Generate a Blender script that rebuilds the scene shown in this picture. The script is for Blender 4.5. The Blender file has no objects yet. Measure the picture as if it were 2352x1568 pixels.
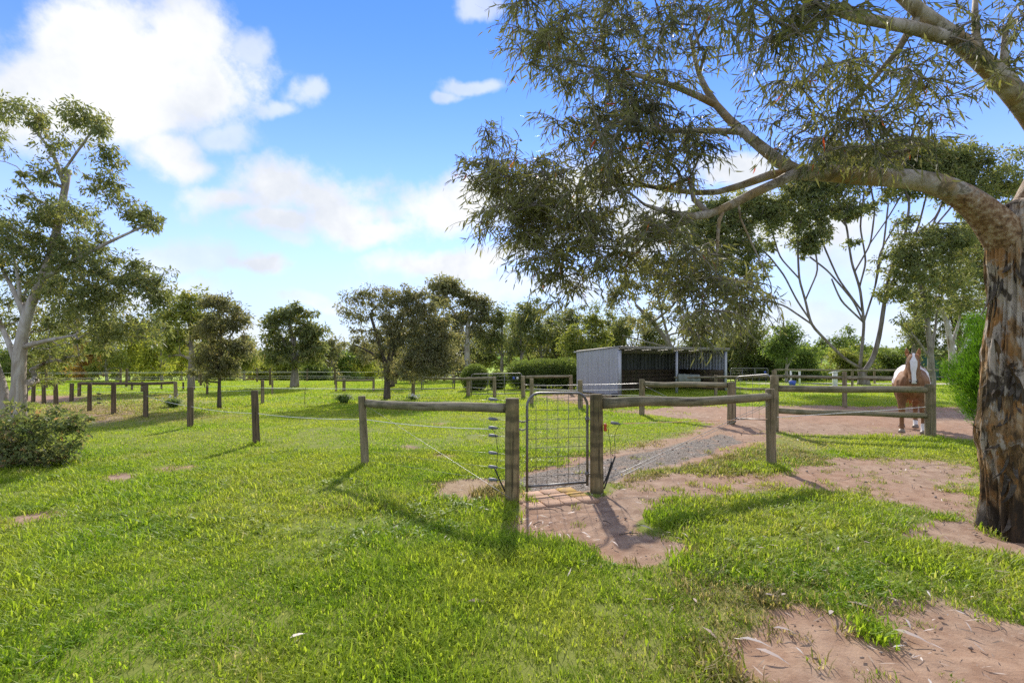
import bpy, math, random
import numpy as np
from mathutils import Vector, Matrix

# ------------------------------------------------------------------ camera, light, exposure
scene = bpy.context.scene
COL = scene.collection
LENS, CAMH, HOR = 17.0, 1.6, 825.0          # lens (mm on 36 mm), eye height (m), horizon row in the photo
FPX = LENS / 36.0 * 2352.0
cam_d = bpy.data.cameras.new('camera')
cam_d.lens = LENS; cam_d.sensor_width = 36.0
cam_d.shift_y = (HOR - 784.0) / 2352.0
cam_d.clip_start = 0.05; cam_d.clip_end = 20000
cam = bpy.data.objects.new('camera', cam_d); COL.objects.link(cam)
cam.location = (0, 0, CAMH); cam.rotation_euler = (math.radians(90), 0, 0)
scene.camera = cam

SUN_EL = math.radians(35); SUN_AZ = math.radians(1.5)      # the sun stands ahead of the camera (+Y)
sun_d = bpy.data.lights.new('sun', 'SUN'); sun_d.energy = 2.3; sun_d.angle = math.radians(1.3)
sun_d.color = (1.0, 0.93, 0.82)
sun = bpy.data.objects.new('sun', sun_d); COL.objects.link(sun)
sdir = Vector((math.sin(SUN_AZ) * math.cos(SUN_EL), math.cos(SUN_AZ) * math.cos(SUN_EL), math.sin(SUN_EL)))
sun.rotation_euler = (-sdir).to_track_quat('-Z', 'Y').to_euler()
scene.view_settings.view_transform = 'Standard'
scene.view_settings.look = 'None'
scene.view_settings.gamma = 1.0
scene.view_settings.exposure = 1.36
scene.view_settings.use_curve_mapping = False
scene.render.engine = 'CYCLES'
scene.cycles.use_denoising = False
scene.cycles.max_bounces = 8
scene.cycles.transparent_max_bounces = 8

# ------------------------------------------------------------------ node helpers
class NT:
    def __init__(self, nt): self.nt = nt
    def n(self, typ, **kw):
        nd = self.nt.nodes.new(typ)
        for k, v in kw.items():
            if k == 'inp':
                for kk, vv in v.items():
                    if isinstance(vv, bpy.types.NodeSocket): self.nt.links.new(vv, nd.inputs[kk])
                    else: nd.inputs[kk].default_value = vv
            else: setattr(nd, k, v)
        return nd
    def math(self, op, a, b=0.0, c=0.0, clamp=False):
        nd = self.n('ShaderNodeMath', operation=op, use_clamp=clamp, inp={0: a, 1: b, 2: c}); return nd.outputs[0]
    def vm(self, op, a, b=(0, 0, 0), c=(0, 0, 0)):
        nd = self.n('ShaderNodeVectorMath', operation=op, inp={0: a, 1: b, 2: c})
        return nd.outputs['Value'] if op in ('LENGTH', 'DOT_PRODUCT') else nd.outputs['Vector']
    def mix(self, f, a, b, blend='MIX'):
        nd = self.n('ShaderNodeMix', data_type='RGBA', blend_type=blend, clamp_factor=True)
        for s, v in ((nd.inputs[0], f), (nd.inputs[6], a), (nd.inputs[7], b)):
            if isinstance(v, bpy.types.NodeSocket): self.nt.links.new(v, s)
            elif s.type == 'RGBA' and len(v) == 3: s.default_value = (*v, 1)
            else: s.default_value = v
        return nd.outputs[2]
    def mr(self, v, a, b, c=0.0, d=1.0, smooth=True):
        nd = self.n('ShaderNodeMapRange', interpolation_type='SMOOTHSTEP' if smooth else 'LINEAR', inp={0: v, 1: a, 2: b, 3: c, 4: d}); return nd.outputs[0]
    def noise(self, vec, scale, detail=4, rough=.55, dist=0.0, col=False):
        nd = self.n('ShaderNodeTexNoise', inp={'Vector': vec, 'Scale': scale, 'Detail': detail, 'Roughness': rough, 'Distortion': dist})
        return nd.outputs['Color' if col else 'Fac']
    def ramp(self, f, stops):
        nd = self.n('ShaderNodeValToRGB', inp={0: f}); cr = nd.color_ramp
        while len(cr.elements) < len(stops): cr.elements.new(0.5)
        for e, (p, c) in zip(cr.elements, stops): e.position = p; e.color = (*c, 1)
        return nd.outputs[0]
    def link(self, a, b): self.nt.links.new(a, b)

# ------------------------------------------------------------------ the sky: Nishita air plus a procedural deck of cumulus
world = bpy.data.worlds.new('World'); scene.world = world; world.use_nodes = True
wt = NT(world.node_tree); world.node_tree.nodes.clear()
SKY_STRENGTH = 0.10
def build_world():
    W = wt
    sky = W.n('ShaderNodeTexSky', sky_type='NISHITA', sun_disc=False, sun_elevation=SUN_EL, sun_rotation=SUN_AZ, altitude=100, air_density=1.0, dust_density=0.0, ozone_density=4.0)
    d = W.n('ShaderNodeTexCoord').outputs['Generated']
    sx = W.n('ShaderNodeSeparateXYZ', inp={0: d})
    x, y, z = sx.outputs
    # cloud positions are laid out on the plane y = 1 in front (tangent coordinates)
    ys = W.math('MAXIMUM', y, 0.08)
    p = W.n('ShaderNodeCombineXYZ', inp={0: W.math('DIVIDE', x, ys), 1: W.math('DIVIDE', z, ys), 2: 0.0}).outputs[0]
    wob = W.noise(d, 3.2, 5, .6, col=True)
    p = W.vm('MULTIPLY_ADD', W.vm('SUBTRACT', wob, (.5, .5, .5)), (.22, .16, 0), p)
    def blobs(lst):
        acc = None
        for (u, v, ru, rv) in lst:
            cx, cz = (u - 1176) / FPX, (HOR - v) / FPX; s = (FPX / ru, FPX / rv, 1)
            l = W.vm('LENGTH', W.vm('MULTIPLY_ADD', p, s, (-cx * s[0], -cz * s[1], 0)))
            acc = l if acc is None else W.math('SMOOTH_MIN', acc, l, 0.25)
        return acc
    solid = [(330, 170, 260, 130), (215, 80, 150, 95), (60, 235, 200, 115), (430, 100, 110, 110), (470, 200, 110, 80), (250, 270, 260, 70), (-150, 200, 200, 160),
             (420, 365, 85, 60), (470, 395, 75, 45), (640, 425, 125, 78), (550, 475, 120, 45), (730, 455, 130, 62), (650, 520, 130, 40), (770, 505, 110, 48),
             (850, 535, 85, 28), (1010, 490, 110, 62), (1100, 455, 90, 60), (1030, 605, 140, 34), (1110, 585, 100, 34), (600, 622, 75, 24),
             (1500, 520, 260, 80), (1780, 530, 240, 90), (1330, 450, 120, 70), (1700, 400, 100, 40)]
    faint = [(530, 315, 85, 48), (690, 215, 65, 34), (640, 240, 50, 26), (1100, 185, 74, 20), (1050, 205, 36, 16), (1095, 10, 60, 36), (400, 605, 200, 50), (740, 692, 110, 22), (680, 560, 70, 24),
             (1150, 650, 300, 40), (1900, 740, 500, 50), (2100, 600, 300, 120), (300, 690, 300, 40), (2200, 700, 300, 60), (520, 770, 300, 40), (570, 110, 60, 60)]
    n1 = W.noise(d, 7.0, 9, .62)
    n2 = W.noise(d, 22.0, 6, .6)
    nn = W.math('ADD', W.math('MULTIPLY', n1, .75), W.math('MULTIPLY', n2, .25))
    off = W.math('MULTIPLY', W.math('SUBTRACT', nn, .5), 3.3)
    ms = W.mr(W.math('ADD', blobs(solid), off), 1.32, .42)
    mf = W.math('MULTIPLY', W.mr(W.math('ADD', blobs(faint), off), 1.15, .35), .62)
    # elsewhere, out of view, broken cloud goes on, its cover raised for fill light
    gz = W.math('MAXIMUM', z, .12)
    q = W.n('ShaderNodeCombineXYZ', inp={0: W.math('DIVIDE', x, gz), 1: W.math('DIVIDE', y, gz), 2: 0.0}).outputs[0]
    gen = W.math('MULTIPLY', W.mr(W.noise(q, .55, 8, .6),   .40, .58), W.mr(z, .02, .2))
    outside = W.math('MAXIMUM', W.mr(W.math('ABSOLUTE', W.math('DIVIDE', x, ys)), 1.15, 1.6), W.mr(W.math('DIVIDE', z, ys), .85, 1.2))
    gen = W.math('MULTIPLY', gen, outside)
    m = W.math('MAXIMUM', W.math('MAXIMUM', ms, mf), gen)
    body = W.noise(d, 5.0, 5, .55)
    cloud = W.mix(W.mr(W.math('ADD', W.math('MULTIPLY', body, .65), W.math('MULTIPLY', nn, .35)), .38, .58), (3.05, 3.25, 3.6), (4.1, 4.15, 4.2))
    hsv = W.n('ShaderNodeHueSaturation', inp={'Hue': .5, 'Saturation': 1.03, 'Value': SKYV, 'Color': sky.outputs[0]}).outputs[0]
    hsv = W.mix(1.0, hsv, (.96, .85, 1.08), 'MULTIPLY')
    hsv = W.mix(W.mr(z, .18, .62), hsv, W.mix(1.0, hsv, (.5, .76, .93), 'MULTIPLY'))
    # pale moist air towards the horizon
    air = W.mix(W.mr(z, .36, -.02), hsv, (2.4, 2.95, 3.85))
    air = W.mix(.82, hsv, air)
    c = W.mix(m, air, cloud)
    bg = W.n('ShaderNodeBackground', inp={'Color': c, 'Strength': SKY_STRENGTH})
    o = W.n('ShaderNodeOutputWorld', inp={0: bg.outputs[0]})
SKYV = .95
build_world()

# ------------------------------------------------------------------ geometry helpers
rng = np.random.default_rng(11)
def W3(u, v, Y):                               # the point at depth Y seen at (u, v) in the photo (2352 px wide)
    return np.array([(u - 1176) / FPX * Y, Y, CAMH - (v - HOR) / FPX * Y])
def PG(u, v):                                  # the point of level ground seen at (u, v)
    Y = FPX * CAMH / (v - HOR); return np.array([(u - 1176) / FPX * Y, Y, 0.0])

def _hash(ix, iy, iz):
    h = (ix * 374761393 + iy * 668265263 + iz * 2147483647 % 1274126177) & 0xffffffff
    h = ((h ^ (h >> 13)) * 1274126177) & 0xffffffff
    return ((h ^ (h >> 16)) & 0xffff) / 65535.0
def vnoise(p):
    p = np.asarray(p, float); i = np.floor(p).astype(np.int64); f = p - i; f = f * f * (3 - 2 * f)
    r = 0
    for dx in (0, 1):
        for dy in (0, 1):
            for dz in (0, 1):
                w = (f[..., 0] if dx else 1 - f[..., 0]) * (f[..., 1] if dy else 1 - f[..., 1]) * (f[..., 2] if dz else 1 - f[..., 2])
                r = r + w * _hash(i[..., 0] + dx, i[..., 1] + dy, i[..., 2] + dz)
    return r
def fbm(p, oct=4, gain=.5):
    p = np.asarray(p, float); a, s, t = 1.0, 0, 0
    for k in range(oct):
        s = s + a * vnoise(p * 2 ** k + 17.3 * k); t += a; a *= gain
    return s / t
def sstep(a, b, x):
    t = np.clip((x - a) / (b - a), 0, 1); return t * t * (3 - 2 * t)
def terrain(x, y):
    x = np.asarray(x, float); y = np.asarray(y, float)
    z = .05 * (fbm(np.stack([x * .45, y * .45, 0 * x], -1), 3) - .5) * sstep(60, 10, y)
    z = z - 1.25 * sstep(27, 75, y) - 2.0 * sstep(80, 220, y)
    z = z + .9 * (fbm(np.stack([x * .02, y * .02, 0 * x + 5], -1), 2) - .5) * sstep(45, 120, y)
    return z
def tz(x, y): return float(terrain(np.array([x]), np.array([y]))[0])

class MB:                                      # collects vertices and faces of one mesh
    def __init__(self): self.V = []; self.F = []; self.n = 0; self.A = []; self.M = []
    def add(self, V, F, a=0.0, m=0):
        V = np.asarray(V, float).reshape(-1, 3); self.V.append(V)
        a = np.asarray(a, float); self.A.append(np.full(len(V), float(a)) if a.ndim == 0 else a)
        for f in (F if isinstance(F, list) else [F]):
            f = np.asarray(f, np.int64)
            if len(f): self.F.append(f + self.n); self.M.append(np.full(len(f), m))
        self.n += len(V)
    def tube(self, pts, rad, ns=8, cap=True, a=0.0, m=0, rough=0.0, seed=0.0, twist=0.0):
        pts = np.asarray(pts, float); k = len(pts); rad = np.broadcast_to(np.asarray(rad, float), (k,))
        T = np.gradient(pts, axis=0) if k > 2 else np.repeat((pts[-1:] - pts[:1]), k, 0)
        T /= np.linalg.norm(T, axis=1, keepdims=True) + 1e-12
        up = np.array([0, 0, 1.0]) if abs(T[0][2]) < .9 else np.array([1.0, 0, 0])
        N = np.zeros_like(pts); n0 = np.cross(T[0], up); n0 /= np.linalg.norm(n0); N[0] = n0
        for i in range(1, k):
            q = N[i - 1] - T[i] * np.dot(N[i - 1], T[i]); N[i] = q / (np.linalg.norm(q) + 1e-12)
        B = np.cross(T, N); th = np.arange(ns) / ns * 2 * math.pi
        ring = np.cos(th)[None, :, None] * N[:, None] + np.sin(th)[None, :, None] * B[:, None]
        R = rad[:, None] * np.ones((k, ns))
        if rough:
            R = R * (1 + rough * (fbm(pts[:, None] * 3 / max(rad.mean() * 10, .05) * .5 + ring * 1.3 + seed, 3) - .5) * 2)
        V = (pts[:, None] + ring * R[..., None]).reshape(-1, 3)
        i = np.arange(k - 1)[:, None] * ns; j = np.arange(ns)[None]; jn = (j + 1) % ns
        F = [np.stack([i + j, i + jn, i + ns + jn, i + ns + j], -1).reshape(-1, 4)]
        if cap:
            V = np.vstack([V, pts[0], pts[-1]]); c0 = k * ns
            jj = np.arange(ns); jn = (jj + 1) % ns
            F.append(np.stack([np.full(ns, c0), jn, jj], -1)); F.append(np.stack([np.full(ns, c0 + 1), jj + (k - 1) * ns, jn + (k - 1) * ns], -1))
        self.add(V, F, a, m)
    def box(self, c, half, R=None, a=0.0, m=0):
        s = np.array([[x, y, z] for x in (-1, 1) for y in (-1, 1) for z in (-1, 1)], float) * np.asarray(half)
        if R is not None: s = s @ np.asarray(R).T
        self.add(s + np.asarray(c), np.array([[0, 1, 3, 2], [4, 6, 7, 5], [0, 4, 5, 1], [2, 3, 7, 6], [0, 2, 6, 4], [1, 5, 7, 3]]), a, m)
    def ribbon(self, pts, side, w, a=0.0, m=0, th=0.0):
        pts = np.asarray(pts, float); w = np.broadcast_to(np.asarray(w, float), (len(pts),)); side = np.broadcast_to(np.asarray(side, float), pts.shape)
        V = np.stack([pts - side * w[:, None] / 2, pts + side * w[:, None] / 2], 1).reshape(-1, 3)
        i = np.arange(len(pts) - 1) * 2
        self.add(V, np.stack([i, i + 1, i + 3, i + 2], -1), a, m)
    def leaves(self, P, D, N, L, Wd, curl=.15, a=0.0, simple=False, m=0):
        P = np.asarray(P, float); n = len(P)
        if n == 0: return
        D = D / (np.linalg.norm(D, axis=1, keepdims=True) + 1e-9)
        S = np.cross(D, N); S /= np.linalg.norm(S, axis=1, keepdims=True) + 1e-9
        N = np.cross(S, D); L = np.broadcast_to(L, (n,))[:, None]; Wd = np.broadcast_to(Wd, (n,))[:, None] / 2
        curl = np.broadcast_to(curl, (n,))[:, None]
        at = lambda t, s: P + D * L * t - N * L * curl * t * t + S * Wd * s + S * L * curl * .7 * t * t
        a = np.broadcast_to(np.asarray(a, float), (n,))
        if simple:
            V = np.stack([at(0, 0), at(.45, -1), at(1, 0), at(.45, 1)], 1); b = np.arange(n)[:, None] * 4
            self.add(V.reshape(-1, 3), b + np.array([[0, 1, 2, 3]]), np.repeat(a, 4), m)
        else:
            V = np.stack([at(0, 0), at(.3, -1), at(.3, 1), at(.66, -.75), at(.66, .75), at(1, 0)], 1); b = np.arange(n)[:, None] * 6
            self.add(V.reshape(-1, 3), [b + np.array([[0, 1, 2]]), b + np.array([[1, 3, 4, 2]]), b + np.array([[3, 5, 4]])], np.repeat(a, 6), m)
    def mesh(self, name, smooth=False):
        me = bpy.data.meshes.new(name)
        if not self.V: return me
        V = np.vstack(self.V); me.vertices.add(len(V)); me.vertices.foreach_set('co', V.astype(np.float32).ravel())
        nl = sum(f.size for f in self.F); npoly = sum(len(f) for f in self.F)
        me.loops.add(nl); me.polygons.add(npoly)
        me.loops.foreach_set('vertex_index', np.concatenate([f.ravel() for f in self.F]).astype(np.int32))
        tot = np.concatenate([np.full(len(f), f.shape[1]) for f in self.F]); st = np.concatenate([[0], np.cumsum(tot)[:-1]])
        me.polygons.foreach_set('loop_start', st.astype(np.int32))
        me.polygons.foreach_set('material_index', np.concatenate(self.M).astype(np.int32))
        at = me.attributes.new('tint', 'FLOAT', 'POINT'); at.data.foreach_set('value', np.concatenate(self.A).astype(np.float32))
        if smooth: me.polygons.foreach_set('use_smooth', np.ones(npoly, bool))
        me.update(calc_edges=True); me.validate()
        return me
    def obj(self, name, mat, parent=None, smooth=False, origin=None, mats=None):
        if origin is not None:
            o3 = np.asarray(origin, float); self.V = [v - o3 for v in self.V]
        me = self.mesh(name, smooth)
        for mm in ([mat] if mats is None else mats): me.materials.append(mm)
        o = bpy.data.objects.new(name, me); COL.objects.link(o)
        if origin is not None: o.location = origin
        if parent is not None:
            o.parent = parent
            if origin is None: o.location = -Vector(parent.location)
            else: o.location = Vector(origin) - Vector(parent.location)
        return o
def tag(o, label, cat, group=None, kind=None):
    if label: o['label'] = label
    if cat: o['category'] = cat
    if group: o['group'] = group
    if kind: o['kind'] = kind
    return o
def thing(name, loc, label, cat, group=None):
    o = bpy.data.objects.new(name, None); COL.objects.link(o); o.location = [float(v) for v in loc]; o.empty_display_size = .2
    return tag(o, label, cat, group)

# ------------------------------------------------------------------ materials
def newmat(name):
    m = bpy.data.materials.new(name); m.use_nodes = True; m.node_tree.nodes.clear()
    return m, NT(m.node_tree)
def finish(M, col, rough=.8, spec=.3, bump=None, bstr=.4, bdist=.01, metal=0.0):
    b = M.n('ShaderNodeBsdfPrincipled', inp={'Base Color': col if isinstance(col, bpy.types.NodeSocket) else (*col, 1), 'Roughness': rough, 'Specular IOR Level': spec, 'Metallic': metal})
    if bump is not None:
        bn = M.n('ShaderNodeBump', inp={'Strength': bstr, 'Distance': bdist, 'Height': bump}); M.link(bn.outputs[0], b.inputs['Normal'])
    M.n('ShaderNodeOutputMaterial', inp={0: b.outputs[0]})
    return b
def objco(M, scale=(1, 1, 1)):
    c = M.n('ShaderNodeTexCoord').outputs['Object']
    return M.vm('MULTIPLY', c, scale) if scale != (1, 1, 1) else c

def leaf_mat(name, stops, transl=.52, tcol=1.4, rough=.5):
    m, M = newmat(name)
    t = M.n('ShaderNodeAttribute', attribute_name='tint').outputs['Fac']
    c = M.ramp(t, stops)
    n = M.noise(M.n('ShaderNodeNewGeometry').outputs['Position'], 1.1, 2)
    c = M.mix(M.mr(n, .35, .7), c, M.mix(.5, c, stops[-2][1] if len(stops) > 2 else stops[-1][1]))
    p = M.n('ShaderNodeBsdfPrincipled', inp={'Base Color': c, 'Roughness': rough, 'Specular IOR Level': .2})
    tc = M.mix(1.0, c, (tcol * 1.05, tcol * 1.0, tcol * .55), 'MULTIPLY')
    tr = M.n('ShaderNodeBsdfTranslucent', inp={'Color': tc})
    mx = M.n('ShaderNodeMixShader', inp={0: transl, 1: p.outputs[0], 2: tr.outputs[0]})
    M.n('ShaderNodeOutputMaterial', inp={0: mx.outputs[0]})
    return m
LEAF = {
    'gum': leaf_mat('gum leaf', [(0, (0.0962, 0.129, 0.0599)), (.45, (0.172, 0.203, 0.0962)), (.8, (0.256, 0.278, 0.107)), (1, (0.322, 0.256, 0.129))]),
    'grey': leaf_mat('grey gum leaf', [(0, (0.119, 0.132, 0.0793)), (.5, (0.198, 0.211, 0.112)), (.85, (0.29, 0.277, 0.152)), (1, (0.356, 0.277, 0.158))]),
    'olive': leaf_mat('olive gum leaf', [(0, (0.107, 0.139, 0.0428)), (.5, (0.191, 0.236, 0.0642)), (.85, (0.322, 0.342, 0.0857)), (1, (0.407, 0.322, 0.107))]),
    'yellow': leaf_mat('yellow green wattle leaf', [(0, (0.172, 0.214, 0.0428)), (.5, (0.3, 0.342, 0.0642)), (.85, (0.428, 0.451, 0.0857)), (1, (0.471, 0.386, 0.0857))]),
    'rust': leaf_mat('rusty bottlebrush leaf', [(0, (0.191, 0.16, 0.0642)), (.5, (0.322, 0.236, 0.0857)), (.85, (0.471, 0.3, 0.107)), (1, (0.514, 0.256, 0.107))]),
    'dark': leaf_mat('dark evergreen leaf', [(0, (0.0642, 0.0899, 0.03)), (.5, (0.118, 0.16, 0.0471)), (.85, (0.191, 0.256, 0.0642)), (1, (0.256, 0.278, 0.0857))]),
    'green': leaf_mat('mid green leaf', [(0, (0.0857, 0.129, 0.0386)), (.5, (0.15, 0.214, 0.0642)), (.85, (0.236, 0.322, 0.0857)), (1, (0.3, 0.322, 0.0857))]),
    'fine': leaf_mat('bright needle leaf', [(0, (.04, .1, .008)), (.5, (.08, .19, .012)), (.85, (.13, .27, .02)), (1, (.18, .27, .03))], .5, 1.3),
    'near': leaf_mat('long gum leaf', [(0, (.07, .08, .05)), (.4, (.125, .135, .08)), (.75, (.19, .2, .085)), (.96, (.26, .26, .07)), (1, (.45, .07, .035))], .45, 1.25, .5),
    'shrubred': leaf_mat('reddish shrub leaf', [(0, (.09, .14, .045)), (.5, (.16, .21, .08)), (.8, (.24, .25, .13)), (1, (.4, .2, .13))]),
}
def bark_mat(name, pale, mid, dark, sc=3.0, thr=(.42, .6), zs=.3, rough=.75, bstr=.35, patch=.62):
    m, M = newmat(name)
    co = objco(M, (1, 1, zs))
    a = M.noise(co, sc, 5, .6, .8); b = M.noise(objco(M, (1, 1, .18)), sc * 5, 5, .65); c = M.noise(co, sc * .55, 3, .5, .5)
    col = M.mix(M.mr(a, *thr), mid, pale)
    col = M.mix(M.math('MULTIPLY', M.mr(c, patch, patch + .06), .85), col, dark)
    col = M.mix(M.math('MULTIPLY', M.mr(b, .4, .7), .35), col, dark)
    finish(M, col, rough, .25, M.math('ADD', a, M.math('MULTIPLY', b, .8)), bstr, .02)
    return m
BARK = {
    'pale': bark_mat('smooth pale gum bark', (.5, .46, .42), (.33, .28, .23), (.16, .1, .06), 3.2),
    'grey': bark_mat('grey brown bark', (.3, .26, .22), (.18, .15, .12), (.07, .055, .045), 4),
    'dark': bark_mat('dark thin bark', (.14, .11, .085), (.085, .065, .05), (.04, .03, .025), 6),
    'forked': bark_mat('grey forked gum bark', (.25, .215, .19), (.15, .12, .095), (.08, .06, .045), 2.6),
}
def limb_mat():
    m, M = newmat('smooth limb bark'); co = objco(M, (1, 1, .8)); a = M.noise(co, 4.2, 5, .6, .8); b = M.noise(objco(M), 22, 5, .65); c = M.noise(co, 2.3, 4, .55, .6); big = M.noise(objco(M), 7, 5, .65, 1.0)
    col = M.mix(M.mr(a, .42, .57), (.23, .185, .11), (.41, .36, .3)); col = M.mix(M.math('MULTIPLY', M.mr(c, .5, .58), .8), col, (.3, .2, .085)); col = M.mix(M.math('MULTIPLY', M.mr(big, .56, .62), .7), col, (.09, .07, .035)); col = M.mix(M.math('MULTIPLY', M.mr(b, .45, .7), .35), col, (.12, .1, .07))
    d = M.vm('LENGTH', M.vm('SUBTRACT', objco(M), (-.12, 0, 2.72))); f = M.mr(M.math('ADD', d, M.math('MULTIPLY', M.math('SUBTRACT', big, .5), 1.6)), .85, .5)
    rough = M.ramp(b, [(.3, (.03, .022, .014)), (.45, (.2, .11, .05)), (.58, (.34, .24, .14)), (.7, (.46, .4, .33))])
    finish(M, M.mix(f, col, rough), .7, .25, M.math('ADD', M.math('MULTIPLY', a, .6), b), .7, .02); return m
BARK['limb'] = limb_mat()
def wood_mat(name, light, mid, dark, axis=2, moss=(.07, .08, .03), rings=False):
    m, M = newmat(name)
    s = [9, 9, 9]; s[axis] = .7; s2 = [40, 40, 40]; s2[axis] = 1.6
    a = M.noise(objco(M, tuple(s)), 1.2, 5, .6, .3); b = M.noise(objco(M, tuple(s2)), 1.0, 4, .6); c = M.noise(objco(M), 3.5, 4, .6)
    inf = M.n('ShaderNodeObjectInfo').outputs['Random']
    col = M.mix(M.mr(a, .35, .65), mid, light)
    col = M.mix(M.math('MULTIPLY', M.mr(c, .48, .66), .55), col, moss)
    col = M.mix(M.mr(b, .52, .7), col, dark)
    col = M.mix(M.math('MULTIPLY', inf, .35), col, M.mix(.5, col, dark))
    if rings:
        z = M.n('ShaderNodeSeparateXYZ', inp={0: objco(M)}).outputs[axis]
        ph = M.math('FRACT', M.math('MULTIPLY', M.math('ADD', z, M.math('MULTIPLY', c, .16)), 5.3))
        rg = M.math('MULTIPLY', M.mr(M.math('ABSOLUTE', M.math('SUBTRACT', ph, .5)),   .26, .08), .5)
        col = M.mix(rg, col, (.05, .043, .025))
    finish(M, col, .85, .2, M.math('ADD', M.math('MULTIPLY', a, .5), b), .55, .008)
    return m
M_POST = wood_mat('weathered post timber', (.33, .27, .17), (.21, .165, .095), (.07, .055, .036))
M_GPOST = wood_mat('treated gate post timber', (.34, .26, .135), (.21, .16, .075), (.06, .046, .026), rings=True)
M_DPOST = wood_mat('dark creosoted post timber', (.18, .13, .08), (.105, .077, .05), (.045, .035, .025))
M_RAIL = wood_mat('weathered rail timber', (.32, .275, .185), (.19, .165, .09), (.062, .05, .032), axis=0)
def metal_mat(name, c1, c2, rough=.4, metal=.85, sc=14):
    m, M = newmat(name); n = M.noise(objco(M), sc, 4, .6)
    finish(M, M.mix(M.mr(n, .35, .7), c1, c2), rough, .5, n, .08, .003, metal); return m
M_GALV = metal_mat('galvanised steel', (.25, .245, .235), (.16, .155, .15), .5)
M_WIRE = metal_mat('fence wire', (.4, .4, .4), (.28, .28, .28), .45)
M_BLACK = metal_mat('black plastic', (.02, .02, .02), (.035, .033, .03), .45, 0)
M_INS = metal_mat('grey plastic', (.22, .23, .26), (.15, .16, .18), .5, 0)
M_ORANGE = metal_mat('orange plastic', (.6, .1, .03), (.5, .07, .02), .45, 0)
M_TAPE = metal_mat('white fence tape', (.75, .75, .72), (.6, .6, .58), .6, 0)
M_OTAPE = metal_mat('orange and white fence tape', (.75, .35, .12), (.7, .6, .5), .6, 0, 5)
M_WHITE = metal_mat('white painted metal', (.75, .75, .74), (.62, .62, .6), .5, 0)
M_BLUE = metal_mat('blue plastic', (.05, .1, .5), (.04, .08, .4), .45, 0)
def sheet_mat(name, c1, c2):
    m, M = newmat(name); co = objco(M, (1, 1, .15)); n = M.noise(co, 5, 5, .6); n2 = M.noise(objco(M), 1.5, 3)
    c = M.mix(M.mr(n, .35, .7), c1, c2); c = M.mix(M.math('MULTIPLY', M.mr(n2, .5, .75), .3), c, (.3, .27, .22))
    finish(M, c, .5, .4, n, .05, .004, .15); return m
M_SHEET = sheet_mat('zinc wall sheet', (.43, .44, .475), (.35, .36, .39))
M_ROOF = sheet_mat('zinc roof sheet', (.26, .24, .2), (.19, .175, .14))
M_INNER = sheet_mat('shade darkened wall sheet', (.085, .09, .08), (.055, .06, .052))  # wall sheet colour darkened to carry the shade inside open shelters
M_GREEN = sheet_mat('dark green wall sheet', (.03, .1, .075), (.025, .08, .06))
M_TERRA = sheet_mat('terracotta roof', (.5, .2, .1), (.38, .14, .07))
M_BRICKW = sheet_mat('cream brick wall', (.5, .42, .32), (.4, .33, .25))
def glass_mat():
    m, M = newmat('dark window glass'); finish(M, (.03, .035, .04), .08, .6); return m
M_GLASS = glass_mat()
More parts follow.
